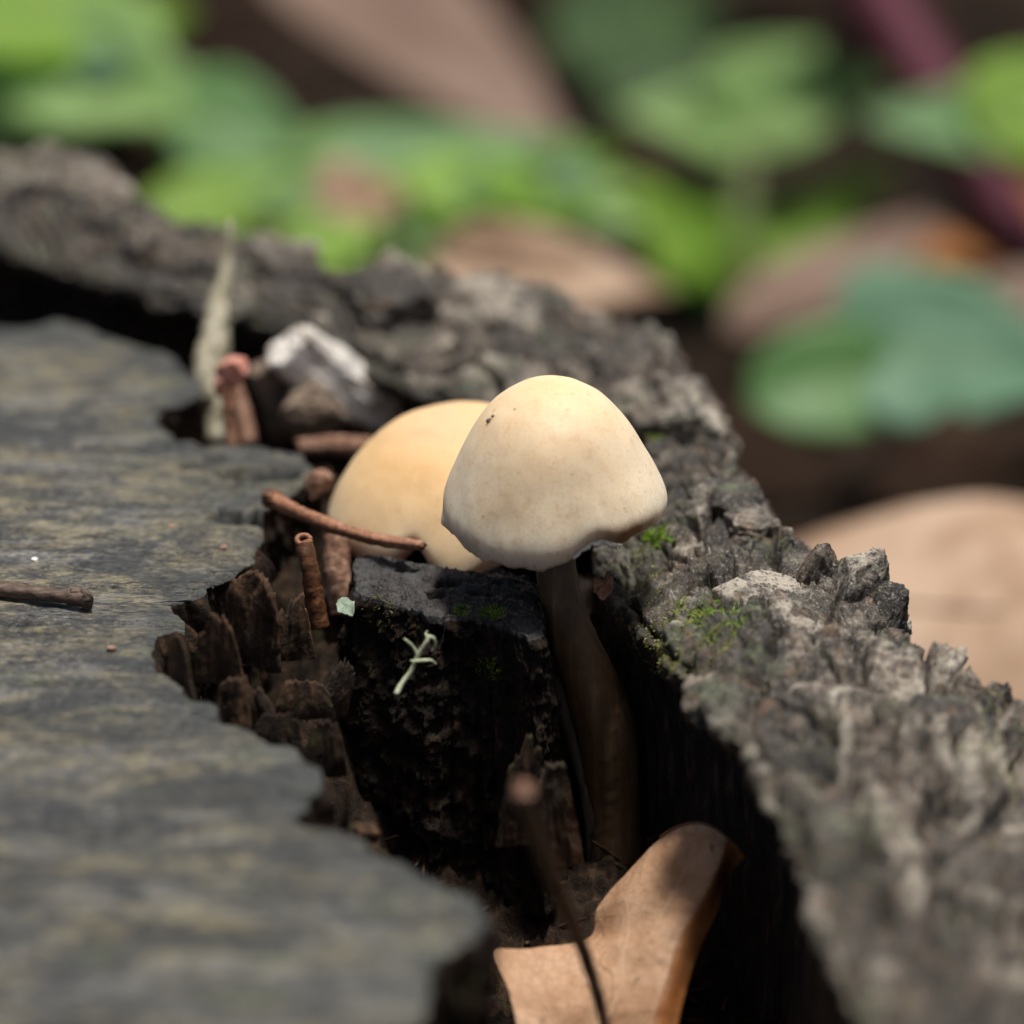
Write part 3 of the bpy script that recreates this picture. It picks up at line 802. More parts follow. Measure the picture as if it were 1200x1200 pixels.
# bark pieces standing proud of the rim
def bark_pieces():
    pcs = [  # px, py, z of centre, half size, rotation
        (952, 690, 0.2, (2.4, 2.0, 5.2), (8, 12, 20)), (1003, 708, -0.6, (2.9, 2.0, 6.6), (6, 20, 30)), (1036, 742, -3.0, (2.0, 2.2, 5.6), (4, 26, 40)), (975, 700, -1.0, (1.2, 1.6, 5.0), (4, 18, 20)),
        (898, 700, 0.4, (5.2, 4.6, 1.5), (6, 4, 20)), (850, 590, 1.5, (4.2, 5.0, 2.2), (0, -6, 35)), (878, 618, 0.8, (3.2, 4.0, 2.0), (4, 8, 10)),
        (960, 760, -0.6, (3.6, 5.2, 1.4), (4, 12, 25)), (835, 825, -1.2, (3.4, 3.2, 1.7), (10, -8, 15)),
        (985, 830, -0.4, (4.6, 6.4, 1.3), (2, 5, 30)), (1110, 850, -1.8, (3.6, 5.2, 2.0), (4, 14, 25)), (770, 500, 1.2, (4.0, 4.6, 2.4), (4, 6, 20)), (815, 505, 2.5, (3.0, 4.4, 2.8), (0, 10, 50)),
        (455, 345, 5.0, (6.0, 7.0, 3.5), (0, 0, 20))]
    for i, (x, y, z, s, r) in enumerate(pcs):
        add_chunk('bark_piece', onz(x, y, z), s, r, M['bark'], STUMP, 0.42, 200 + i, n=26, power=4.0,
                  fib=(1, 1, 0.3) if s[2] > 4 else None, bscale=0.32)
bark_pieces()

# rotten splinters on the walls of the crevice: thin upright sheets of fibre with torn tops
def shard(c, w, h, th, yaw, lean, seed, jag=0.5, nu=34, nv=40):
    """c = middle of the sheet's foot; w, h, th in mm"""
    u = np.linspace(-1, 1, nu)
    v = np.linspace(0, 1, nv)
    U, Vv = np.meshgrid(u, v, indexing='ij')
    one = np.stack([u * w * 0.5, 0 * u + seed, 0 * u], 1)
    top = h * (1 - jag * (0.5 + 0.5 * fbm(one * 0.45, 3, seed)) - 0.28 * jag * fbm(one * 2.2, 3, seed + 2, 0.6, True) - 0.35 * np.abs(u) ** 3)
    z = Vv * np.maximum(top, 0.3 * h)[:, None]
    q = np.stack([U * w * 0.5, 0 * U + seed * 3.3, z], -1).reshape(-1, 3)
    rel = (0.9 * fbm(q * (0.55, 1, 0.07), 4, seed + 4, 0.6, True) + 0.5 * fbm(q * (0.4, 1, 0.4), 4, seed + 6)).reshape(nu, nv)
    bow = -0.35 * w * 0.25 * U ** 2
    t = th * (1 - 0.75 * Vv ** 2) * (1 - 0.8 * np.abs(U) ** 4)
    wx = U * w * 0.5 * (1 - 0.18 * Vv) + 0.5 * fbm(q * (0.2, 1, 0.35) + 8, 3, seed + 8).reshape(nu, nv)
    fr = np.stack([wx, bow - t * 0.5 - 0.55 * rel * th * 0.6, z], -1)
    bk = np.stack([wx, bow + t * 0.5 + 0.2 * rel * th * 0.6, z], -1)[::-1]
    G = np.concatenate([fr, bk], 0)
    a, l = R(yaw), R(lean)
    P = G.reshape(-1, 3)
    P = np.stack([P[:, 0] + P[:, 2] * math.sin(l), P[:, 1], P[:, 2] * math.cos(l)], 1)
    P = np.stack([P[:, 0] * math.cos(a) - P[:, 1] * math.sin(a), P[:, 0] * math.sin(a) + P[:, 1] * math.cos(a), P[:, 2]], 1) + np.asarray(c)
    F = [tuple(f) for f in grid_faces(2 * nu, nv, True)]
    for i in range(nu - 1):
        F.append((i * nv + nv - 1, (i + 1) * nv + nv - 1, (2 * nu - 2 - i) * nv + nv - 1, (2 * nu - 1 - i) * nv + nv - 1))
    return P, F

def splinters():
    sp = [ # foot px, foot py, d, width, height, thickness, yaw, lean, material
        (300, 775, 476, 9, 12.5, 2.2, -38, 2, 'rot2'), (262, 800, 466, 6.5, 11.0, 1.2, -22, -6, 'rot2'), (272, 850, 462, 4.6, 8.0, 1.8, -8, 4, 'rot2'),
        (218, 815, 459, 4.5, 8.0, 1.0, -50, -10, 'rot2'), (335, 770, 481, 6.5, 9.5, 1.8, 12, 4, 'rot2'), (300, 850, 466, 6.0, 5.5, 1.6, -6, -8, 'rot2'),
        (352, 840, 470, 7.5, 5.4, 1.6, 8, 6, 'rot2'), (384, 835, 474, 4.2, 9.6, 1.2, 6, 18, 'rot2'), (320, 880, 464, 6.0, 6.0, 1.6, 10, 6, 'rot'),
        (378, 905, 465, 5.5, 7.0, 2.0, -8, 4, 'rot'), (655, 1010, 466, 5.0, 14.0, 1.8, 12, -4, 'rot2'), (615, 985, 468, 6.5, 15.0, 1.8, 6, 3, 'rot'),
        (404, 975, 451, 1.1, 6.0, 0.7, 0, 3, 'rot2'), 
        ]
    for i, (x, y, d, w, h, th, ya, le, m) in enumerate(sp):
        V, F = shard(at(x, y, d), w, h, th, ya, le, 300 + 11 * i, jag=0.2 + 0.35 * ((i * 37) % 10) / 10)
        mesh_obj('wood_splinter', V, F, M[m], STUMP)
splinters()

# ------------------------------------------------------------------ mushrooms
def cap_mesh(prof, nphi, center, tilt, radial, zed, seed, up=(0, 0, 1)):
    """prof: list of (r,z,t) from apex to gill side; radial/zed(phi,t) modify; returns grid verts + attributes"""
    C = resample(crom(np.array(prof, float), 600), 150)
    r, z, t = C[:, 0], C[:, 1], C[:, 2]
    r = np.maximum(r, 0.001)
    phi = np.linspace(0, 2 * math.pi, nphi, endpoint=False)
    PH, TT = np.meshgrid(phi, t, indexing='ij')
    RR = r[None] * radial(PH, TT)
    ZZ = z[None] + zed(PH, TT)
    X, Y = RR * np.cos(PH), RR * np.sin(PH)
    G = np.stack([X, Y, ZZ], -1)
    P = G.reshape(-1, 3)
    Nn = P * (1, 1, 1.2) / (np.linalg.norm(P, axis=1, keepdims=True) + 1e-6)
    P = P + Nn * (0.22 * fbm(P * (0.2, 0.2, 0.09), 3, seed) + 0.02 * fbm(P / 1.3, 3, seed + 3))[:, None]
    from mathutils import Euler
    Rm = np.array(Euler([R(a) for a in tilt]).to_matrix())
    V = P @ Rm.T + center
    streak = 0.5 + 0.5 * fbm(np.stack([np.cos(PH).ravel() * 14, np.sin(PH).ravel() * 14, TT.ravel() * 2.0], 1), 4, seed + 7)
    return V, PH.ravel(), TT.ravel(), streak, Rm

def gsn(a, c, w):
    d = np.angle(np.exp(1j * (a - c)))
    return np.exp(-(d / w) ** 2)

def mushroom_front():
    c = at(648, 592, 479)                 # level of the greatest width
    base = at(712, 905, 486)
    root = thing('mushroom', 'cream bell-capped mushroom in front, with curved stem rising from the crevice', 'mushroom', base, 'mushrooms in the stump')
    # r, z (relative to greatest width), t
    prof = [(0, 15.0, 0), (2.2, 14.8, .08), (4.5, 13.9, .17), (6.8, 12.1, .27), (8.9, 9.2, .40), (10.8, 5.4, .56), (12.1, 2.4, .70), (12.55, 0.9, .79), (12.55, -0.1, .86), (12.3, -0.9, .93), (12.0, -1.3, 1.0),
            (11.5, -1.0, 1.05), (8.0, -0.4, 1.2), (4.5, 1.6, 1.4), (2.2, 2.2, 1.6)]
    def radial(ph, t):
        w = np.clip(t, 0, 1)
        f = 1 + w ** 2 * (0.022 * np.sin(3 * ph + 0.6) + 0.016 * np.sin(5 * ph + 2.0))
        f -= 0.050 * w ** 2 * gsn(ph, R(-72), 0.22)
        f += 0.045 * w ** 3 * gsn(ph, R(-40), 0.28)
        f += 0.030 * w ** 3 * gsn(ph, R(-118), 0.40)
        f -= 0.035 * sstep(.3, .8, w) * gsn(ph, R(-74), 0.30)
        f += 0.07 * sstep(.8, .97, w) * gsn(ph, R(188), 0.16)
        return f
    def zed(ph, t):
        w = sstep(0.45, 1.0, np.clip(t, 0, 1))
        lift = 1.7 * gsn(ph, R(-66), 0.18) + 0.9 * gsn(ph, R(-38), 0.34) - 0.7 * gsn(ph, R(-112), 0.45) + 0.5 * gsn(ph, R(180), 0.5)
        frin = 0.22 * fbm(np.stack([np.cos(ph).ravel() * 30, np.sin(ph).ravel() * 30, 0 * ph.ravel()], 1), 3, 77).reshape(ph.shape) * sstep(.93, 1, np.clip(t, 0, 1))
        fold = frin + 0.20 * np.sin(9 * ph + 1) * sstep(.8, 1, np.clip(t, 0, 1)) + 0.14 * np.sin(23 * ph) * sstep(.88, 1, np.clip(t, 0, 1))
        return w * lift + fold
    V, ph, tt, streak, Rm = cap_mesh(prof, 420, c, (4, -3, 0), radial, zed, 401)
    stain = sstep(.72, .88, tt) * gsn(ph, R(-46), 0.28) * 1.3 + 0.45 * sstep(.90, 1.0, tt) * gsn(ph, R(-105), 0.5) + 0.32 * sstep(.93, 1.0, tt)
    stain *= (tt < 1.03) * (0.6 + 0.8 * streak)
    pale = sstep(.92, .99, tt) * (tt < 1.04) * gsn(ph, R(190), 0.3) * 0.9 + 0.9 * sstep(.94, .99, tt) * gsn(ph, R(-70), .16) * (tt < 1.03) * (streak > .5)
    G = V.reshape(420, 150, 3)
    T = tt.reshape(420, 150)
    cut = int(np.argmax(T[0] > 1.04))
    sl = np.s_[:, :cut + 1]
    cap = mesh_obj('cap', G[sl].reshape(-1, 3), grid_faces(420, cut + 1, True), M['cap1'], root,
             attrs={'t': T[sl].ravel(), 'streak': streak.reshape(420, 150)[sl].ravel(), 'stain': np.clip(stain, 0, 1).reshape(420, 150)[sl].ravel(), 'pale': np.clip(pale, 0, 1).reshape(420, 150)[sl].ravel()})
    g = G[:, cut:]
    rid = 0.35 * np.sign(np.sin(np.arange(420) * 2 * math.pi / 6))[:, None] * np.linspace(0, 1, g.shape[1])[None]
    g = g + np.array([0, 0, 1.0]) * rid[..., None]
    mesh_obj('gills', g.reshape(-1, 3), grid_faces(420, g.shape[1], True), M['gill'], root)
    # torn skin at the margin
    tears = []
    for a0, a1, ln in [(-80, -52, 1.0), (-62, -52, 1.5)]:
        k = 24
        seg = []
        for i in range(k):
            a = R(a0 + (a1 - a0) * i / (k - 1))
            j = int((a % (2 * math.pi)) / (2 * math.pi) * 420) % 420
            p = G[j, cut - 3]
            l = ln * (0.5 + 0.5 * math.sin(i * 1.9) * math.sin(i * 0.7 + a0)) * math.sin(math.pi * i / (k - 1))
            q = p + np.array([0.2, -0.35, -0.75 * abs(l)])
            seg.append([p + np.array([0, -0.04, 0.05]), q])
        seg = np.array(seg)
        tears.append((seg.reshape(-1, 3), grid_faces(k, 2)))
    tv, tf = join(tears)
    mesh_obj('torn_skin', tv, tf, M['pale'], cap, solid=0.16)
    dots = []
    for (dx, dy, s) in [(572, 493, .26), (578, 487, .18), (603, 480, 0.10)]:
        dd = G[:, :cut].reshape(-1, 3)
        x, y, d = to_px(dd)
        m = np.abs(x - dx) + np.abs(y - dy) + (d - d.min()) * 2.0
        dots.append(chunk(dd[np.argmin(m)], (s * 1.3, s, s * 0.8), (0, 0, 30), 0.3, int(dx), n=6))
    dv, df = join(dots)
    mesh_obj('dirt_fleck', dv, df, M['twig_dark'], cap)
    # stem
    pts = [c + np.array([0, 0, 3.0]), at(650, 640, 479.5), at(655, 690, 480), at(672, 750, 481.5), at(697, 815, 484), at(712, 870, 486), at(718, 940, 488), at(722, 1010, 489)]
    sv, sf = tube(pts, [2.3, 2.3, 2.35, 2.7, 3.3, 3.5, 3.2, 3.0], 48, 150, 0.06, 0.5, 5, along=0.05)
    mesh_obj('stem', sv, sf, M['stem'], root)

def mushroom_rear():
    c = at(536, 577, 507)
    base = at(706, 905, 490)
    root = thing('mushroom', 'tan dome-capped mushroom behind and left of the cream one, twig across its margin', 'mushroom', base, 'mushrooms in the stump')
    prof = [(0, 10.0, 0), (4.0, 9.6, .12), (8.2, 8.0, .30), (12.2, 4.9, .50), (15.0, 1.2, .70), (15.8, -0.9, .82), (15.6, -2.0, .90), (15.2, -2.7, .97), (14.8, -2.9, 1.0), (14.2, -2.4, 1.05), (8, -0.4, 1.25), (2.2, 1.5, 1.6)]
    def radial(ph, t):
        w = np.clip(t, 0, 1)
        f = 1 + w ** 2 * (0.02 * np.sin(3 * ph + 1.4) + 0.02 * np.sin(4 * ph + 0.5))
        f -= 0.13 * w ** 2 * gsn(ph, R(-110), 0.13)
        f += 0.07 * w ** 3 * gsn(ph, R(-92), 0.20)
        return f
    def zed(ph, t):
        w = sstep(0.4, 1.0, np.clip(t, 0, 1))
        return w * (2.4 * gsn(ph, R(-110), 0.13) - 1.6 * gsn(ph, R(-92), 0.20) + 0.4 * gsn(ph, R(-145), 0.4)) + 0.2 * np.sin(11 * ph) * sstep(.85, 1, np.clip(t, 0, 1))
    V, ph, tt, streak, Rm = cap_mesh(prof, 320, c, (4, -8, 0), radial, zed, 421)
    stain = 0.25 * sstep(.93, 1, tt) * (tt < 1.03)
    G = V.reshape(320, 150, 3)
    T = tt.reshape(320, 150)
    cut = int(np.argmax(T[0] > 1.04))
    sl = np.s_[:, :cut + 1]
    mesh_obj('cap', G[sl].reshape(-1, 3), grid_faces(320, cut + 1, True), M['cap2'], root,
             attrs={'t': T[sl].ravel(), 'streak': streak.reshape(320, 150)[sl].ravel(), 'stain': stain.reshape(320, 150)[sl].ravel(), 'pale': 0.35 * sstep(.7, .95, T[sl]).ravel()})
    g = G[:, cut:]
    mesh_obj('gills', g.reshape(-1, 3), grid_faces(320, g.shape[1], True), M['gill'], root)
    pts = [c + np.array([0, 0, 2.0]), at(560, 660, 504), at(610, 720, 496), at(646, 775, 487), at(680, 850, 487), at(706, 940, 488), at(712, 1020, 490)]
    sv, sf = tube(pts, [2.5, 2.2, 2.0, 1.9, 2.0, 2.4, 2.4], 36, 120, 0.06, 0.5, 6, along=0.05)
    mesh_obj('stem', sv, sf, M['stem_pale'], root)
mushroom_front()
mushroom_rear()

# ------------------------------------------------------------------ twigs and small things in the stump
def twig(label, pts, rad, mat, cat='twig', name='twig', bump=0.28, seed=1, nseg=16, n=90, group=None, bscale=1.2):
    o = thing(name, label, cat, pts[0], group)
    V, F = tube(pts, rad, nseg, n, bump, bscale, seed)
    mesh_obj('stalk', V, F, M[mat], o)
    return o

t = twig('reddish brown twig leaning against the rear mushroom cap', [at(316, 584, 500), at(345, 598, 497), at(400, 620, 492), at(450, 634, 489), at(496, 640, 487)], [1.0, .85, .8, .78, .6], 'twig_red', seed=3)
V, F = chunk(at(317, 585, 499.6), (1.15, 1.1, 1.1), (0, 20, 0), 0.35, 12, n=10, power=2.5)
mesh_obj('broken_end', V, F, M['twig_rust'], t)
t = twig('short rusty twig stub with a hollow broken end, standing in the crevice', [at(356, 634, 484), at(363, 665, 484), at(368, 700, 485), at(374, 735, 486)], [1.0, 1.0, 1.1, 1.2], 'twig_rust', bump=0.22, seed=4, bscale=0.6)
th = np.linspace(0, 2 * math.pi, 20, endpoint=False)
c0 = at(356, 633, 484)
rr = tube([c0 + np.array([0.75 * math.cos(a), 0.55 * math.sin(a) - 0.1, 0.35 * math.sin(a) + 0.1]) for a in np.append(th, th[0])], [.30] * 21, 8, 60, 0.3, 2, 6)
mesh_obj('hollow_rim', rr[0], rr[1], M['twig_red'], t)
twig('pale pinkish stick standing behind the rusty twig stub', [at(394, 628, 498), at(396, 670, 497), at(399, 722, 496)], [1.5, 1.55, 1.3], 'twig_pink', seed=5)
twig('short pinkish stick lying behind the rear mushroom', [at(350, 524, 530), at(390, 521, 530), at(440, 524, 531)], [1.1, 1.25, 1.1], 'twig_pink', seed=6)
o = add_chunk('bark_chip', at(372, 566, 512), (1.6, 1.3, 1.7), (0, 10, 30), M['twig_pink'], None, 0.35, 15, n=12, power=3)
tag(o, 'small pink chip wedged left of the rear mushroom cap', 'wood chip')
t = twig('dark grooved twig with a knobbed end, lying on the cut face', [onz(-150, 684, 1.0), onz(-60, 688, 1.0), onz(0, 691, 1.0), onz(55, 697, 1.05), onz(100, 703, 1.1)], [.95, .9, .88, .78, .85], 'twig_dark', bump=0.3, seed=7, n=140)
k1 = chunk(onz(101, 703, 1.15), (0.65, 1.0, 1.15), (0, 0, 12), 0.45, 21, n=12, power=2.6)
k2 = chunk(onz(88, 694, 1.7), (0.6, 0.5, 0.55), (0, 20, 12), 0.45, 22, n=8, power=2.4)
kv, kf = join([k1, k2])
mesh_obj('knob', kv, kf, M['twig_dark'], t)
t = twig('thin brown sprig with a pink bud at its tip, beside the pale splinter', [at(275, 540, 524), at(270, 505, 525), at(266, 475, 525.5), at(268, 448, 526)], [.9, .75, .75, .8], 'twig_rust', name='budded_sprig', cat='sprig', seed=8, bump=.4)
k1 = chunk(at(272, 436, 526), (1.9, 1.6, 2.0), (0, 15, 0), 0.3, 23, n=12, power=2.4)
k2 = chunk(at(259, 450, 526), (0.9, 0.9, 1.5), (0, 10, 0), 0.3, 24, n=8, power=2.4)
kv, kf = join([k1, k2])
mesh_obj('bud', kv, kf, M['bud'], t)
twig('pinkish twig leaning behind the budded sprig', [at(276, 452, 536), at(284, 480, 535), at(292, 520, 534)], [0.8, 1.0, 1.1], 'twig_pink', seed=9)
t = twig('blurred brown stalk with a pale cut tip, rising in front of the dry leaf', [at(613, 930, 402), at(625, 965, 409), at(650, 1035, 424), at(682, 1110, 440), at(700, 1165, 444), at(716, 1230, 446)], [.8, .8, .95, .7, .62, .62], 'twig_fg', seed=10, bump=0.2)
k1 = chunk(at(613, 931, 401.5), (0.95, 0.8, 0.95), (0, 10, 0), 0.25, 25, n=10, power=2.4)
mesh_obj('cut_tip', k1[0], k1[1], M['twig_pink'], t)

# pale upright splinter
def pale_splinter():
    P = [at(252, 520, 545), at(251, 450, 546), at(253, 390, 547), at(262, 330, 548), at(267, 290, 548), at(270, 258, 548)]
    o = thing('upright_splinter', 'pale pointed wood splinter standing upright before the back rim', 'splinter', P[0])
    V, F = tube(P, [1.6, 1.8, 1.75, 1.05, 0.55, .3], 20, 90, 0.45, 0.9, 31, along=0.05)
    c = V.mean(0)
    V[:, 1] = c[1] + (V[:, 1] - c[1]) * 1.0
    mesh_obj('shaft', V, F, M['splint'], o)
    V, F = tube([at(243, 470, 544), at(240, 420, 545), at(247, 375, 546)], [1.3, 1.2, .3], 12, 40, 0.4, 1, 32, along=0.05)
    mesh_obj('side_fibre', V, F, M['splint'], o)
pale_splinter()
o = add_chunk('wood_fragment', at(402, 452, 546), (4.4, 4.0, 10.5), (14, -46, 12), M['grey'], None, 0.38, 41, n=30, power=3.2, taper=0.25, fib=(1, 1, 0.25), bscale=0.28)
tag(o, 'bleached white-grey wood fragment leaning behind the rear mushroom', 'wood fragment')
o = add_chunk('wood_fragment', at(322, 470, 546), (2.4, 2.2, 5.6), (10, -24, 0), M['brownchunk'], None, 0.5, 43, n=22, power=3, taper=0.3, fib=(1, 1, 0.3), bscale=0.4)
tag(o, 'narrow brown wood fragment left of the bleached one', 'wood fragment')
o = add_chunk('wood_fragment', at(362, 486, 542), (3.6, 2.2, 3.6), (10, -30, 0), M['brownchunk'], None, 0.5, 44, n=22, power=3, bscale=0.4)
tag(o, 'lumpy brown wood fragment at the foot of the bleached one', 'wood fragment')
o = add_chunk('bark_chip', at(430, 976, 456), (1.4, 0.9, 1.0), (0, 10, 30), M['rot2'], None, 0.35, 17, n=12, power=3)
tag(o, 'small brown chip in the shadow under the near cut edge', 'wood chip')

# lichen sprig on the block's side
def lichen_sprig():
    b = at(464, 814, 466)
    o = thing('lichen_sprig', 'tiny pale green branching lichen sprig stuck to the dark block', 'lichen', b)
    d = 465
    br = [([(464, 814), (472, 800), (482, 786), (487, 774)], [.52, .50, .45, .4]), ([(487, 776), (492, 764), (500, 752), (503, 744)], [.42, .40, .36, .28]),
          ([(503, 746), (508, 748), (510, 756), (506, 763)], [.3, .28, .24, .14]), ([(502, 748), (499, 743), (501, 739)], [.24, .2, .12]), ([(490, 768), (484, 758), (478, 752), (473, 748)], [.32, .28, .24, .12]),
          ([(486, 775), (496, 774), (505, 774), (511, 778)], [.34, .32, .28, .14]), ([(487, 775), (481, 774)], [.3, .18])]
    for i, (p, r) in enumerate(br):
        pts = [at(x, y, d + (0.5 * math.sin(i * 2.1 + k))) for k, (x, y) in enumerate(p)]
        V, F = tube(pts, [0.62 * a for a in r], 10, 30, 0.25, 2.0, 50 + i)
        mesh_obj('branch' if i else 'stalk', V, F, M['lichen'], o)
lichen_sprig()

def flake(name, label, cat, c, rx, ry, mat, seed, tilt=(0.0, 0.0)):
    n, m = 40, 10
    ph = np.linspace(0, 2 * math.pi, n, endpoint=False)
    rad = 1 + 0.35 * fbm(np.stack([np.cos(ph) * 2, np.sin(ph) * 2, 0 * ph + seed], 1), 3, seed)
    t = np.linspace(0.02, 1, m)
    X = rx * np.cos(ph)[:, None] * rad[:, None] * t
    Y = ry * np.sin(ph)[:, None] * rad[:, None] * t
    Z = 0.5 * fbm(np.stack([X, Y, 0 * X], -1).reshape(-1, 3) * 1.1, 3, seed).reshape(n, m) + X * tilt[0] + Y * tilt[1] + 0.25 * t ** 3
    V = np.stack([X, Y, Z], -1).reshape(-1, 3) + c
    o = mesh_obj(name, V, grid_faces(n, m, True), mat, None, solid=0.2)
    return tag(o, label, cat)
flake('lichen_flake', 'pale blue-green lichen flake at the foot of the pink stick', 'lichen', at(405, 714, 481), 1.1, 1.3, M['foliose'], 3, (0.1, 0.5))
flake('bark_flake', 'thin curled brown flake on the mossy slope right of the stem', 'bark flake', at(706, 690, 475), 1.2, 1.2, M['twig_red'], 9, (0.2, 0.7))

for i, (x, y, s, m, lab) in enumerate([(130, 760, .55, 'crumb', 'pink crumb below the twig on the cut face'), (262, 642, .5, 'crumb', 'pink crumb near the crevice edge of the cut face'), (201, 617, .5, 'crumb', 'pink crumb in the middle of the cut face'),
                                  (41, 656, .5, 'white', 'white speck above the twig on the cut face')]):
    o = add_chunk('crumb', onz(x, y, 0.15), (s * 1.0, s * 0.75, s * 0.5), (0, 0, 30 * i), M[m], None, 0.35, 60 + i, n=7, power=2.5)
    tag(o, lab, 'crumb')

# ------------------------------------------------------------------ dry leaf in the crevice
def patch(ctrl, nu, nv):
    """bicubic Catmull-Rom patch through a grid of points"""
    A = np.array(ctrl, float)
    B = np.stack([crom(A[:, j], nu)[np.linspace(0, max(nu, (A.shape[0] - 1) * 24) - 1, nu).astype(int)] for j in range(A.shape[1])], 1)
    Cc = np.stack([crom(B[i], nv)[np.linspace(0, max(nv, (A.shape[1] - 1) * 24) - 1, nv).astype(int)] for i in range(nu)], 0)
    return Cc

def dry_leaf():
    rows = [[(770, 984, 476), (796, 968, 475), (826, 966, 475), (852, 982, 474), (874, 1004, 475)],
            [(738, 1018, 472), (775, 1000, 470), (815, 998, 469), (842, 1014, 468), (852, 1030, 472)],
            [(700, 1062, 468), (745, 1048, 465), (790, 1046, 463), (822, 1055, 463), (842, 1064, 467)],
            [(688, 1100, 465), (720, 1096, 461), (765, 1094, 458), (796, 1100, 457.5), (822, 1108, 461.5)],
            [(610, 1112, 458), (668, 1128, 457), (738, 1138, 454), (782, 1142, 453), (808, 1148, 457)],
            [(580, 1116, 455), (640, 1166, 452), (712, 1186, 449), (768, 1190, 449), (796, 1194, 453)],
            [(596, 1160, 451), (636, 1215, 448), (690, 1240, 446), (754, 1246, 445), (784, 1250, 449)],
            [(610, 1220, 447), (640, 1270, 444), (680, 1300, 442), (739, 1310, 442), (770, 1310, 446)]]
    C = [[at(x, y, 468 + (d - 468) * 0.62 - max(0, x - 690) / 170 * 8) for x, y, d in r] for r in rows]
    G = patch(C, 150, 110)
    # ragged margin + tiny undulations
    P = G.reshape(-1, 3)
    P = P + UPV * (0.25 * fbm(P / 4, 4, 501))[:, None] - FWD * (0.35 * fbm(P / 3.2, 4, 502))[:, None]
    G = P.reshape(150, 110, 3)
    c = at(680, 1200, 450)
    o = thing('dry_leaf', 'curled dry tan leaf lit by sun, lying in the crevice at the bottom', 'leaf', c)
    k = 82
    bl = mesh_obj('blade', G[:, :k + 1].reshape(-1, 3), grid_faces(150, k + 1), M['dead'], o, solid=0.18)
    mesh_obj('curled_margin', G[:, k:].reshape(-1, 3), grid_faces(150, 110 - k), M['deadedge'], o, solid=0.18)
    N = grid_normals(G)
    if (N[75, 50] @ FWD) > 0:
        N = -N
    def line(uv, r, n=60):
        C2 = resample(crom(np.array(uv, float), 200), n)
        ii = np.clip(C2[:, 0] * 149, 0, 149).astype(int)
        jj = np.clip(C2[:, 1] * 109, 0, 109).astype(int)
        p = G[ii, jj] + N[ii, jj] * 0.02
        kk = np.ones(7) / 7
        p = np.stack([np.convolve(np.pad(p[:, a], 3, 'edge'), kk, 'valid') for a in range(3)], 1)
        return tube(p[::3], list(np.linspace(r, r * 0.4, len(p[::3]))), 6, n)
    def vein(uv, r, m='vein'):
        V, F = line(uv, r * 0.75)
        mesh_obj('vein', V, F, M[m], bl)
    vein([(0.98, 0.55), (0.75, 0.52), (0.5, 0.50), (0.25, 0.50), (0.08, 0.50)], 0.20)
    vein([(0.80, 0.52), (0.66, 0.40), (0.52, 0.22), (0.40, 0.08)], 0.13)
    vein([(0.93, 0.53), (0.84, 0.40), (0.72, 0.22), (0.66, 0.08)], 0.13)
    vein([(0.62, 0.51), (0.45, 0.36), (0.30, 0.20)], 0.11)
    vein([(0.70, 0.52), (0.56, 0.60), (0.40, 0.68)], 0.11)
    vein([(0.86, 0.53), (0.72, 0.62), (0.58, 0.70)], 0.11)
    vein([(0.42, 0.50), (0.30, 0.58), (0.20, 0.66)], 0.10)
    vein([(0.68, 0.50), (0.60, 0.44), (0.56, 0.36), (0.50, 0.33)], 0.09, 'veindark')
    vein([(0.10, 0.62), (0.12, 0.64)], 0.25, 'veindark')
    vein([(0.60, 0.57), (0.63, 0.56)], 0.22, 'veindark')
    V, F = line([(0.0, .04), (0.0, .2), (0.0, .45), (0.0, .75), (0.01, .98)], 0.26, 90)
    mesh_obj('dark_rim', V, F, M['veindark'], bl)
dry_leaf()

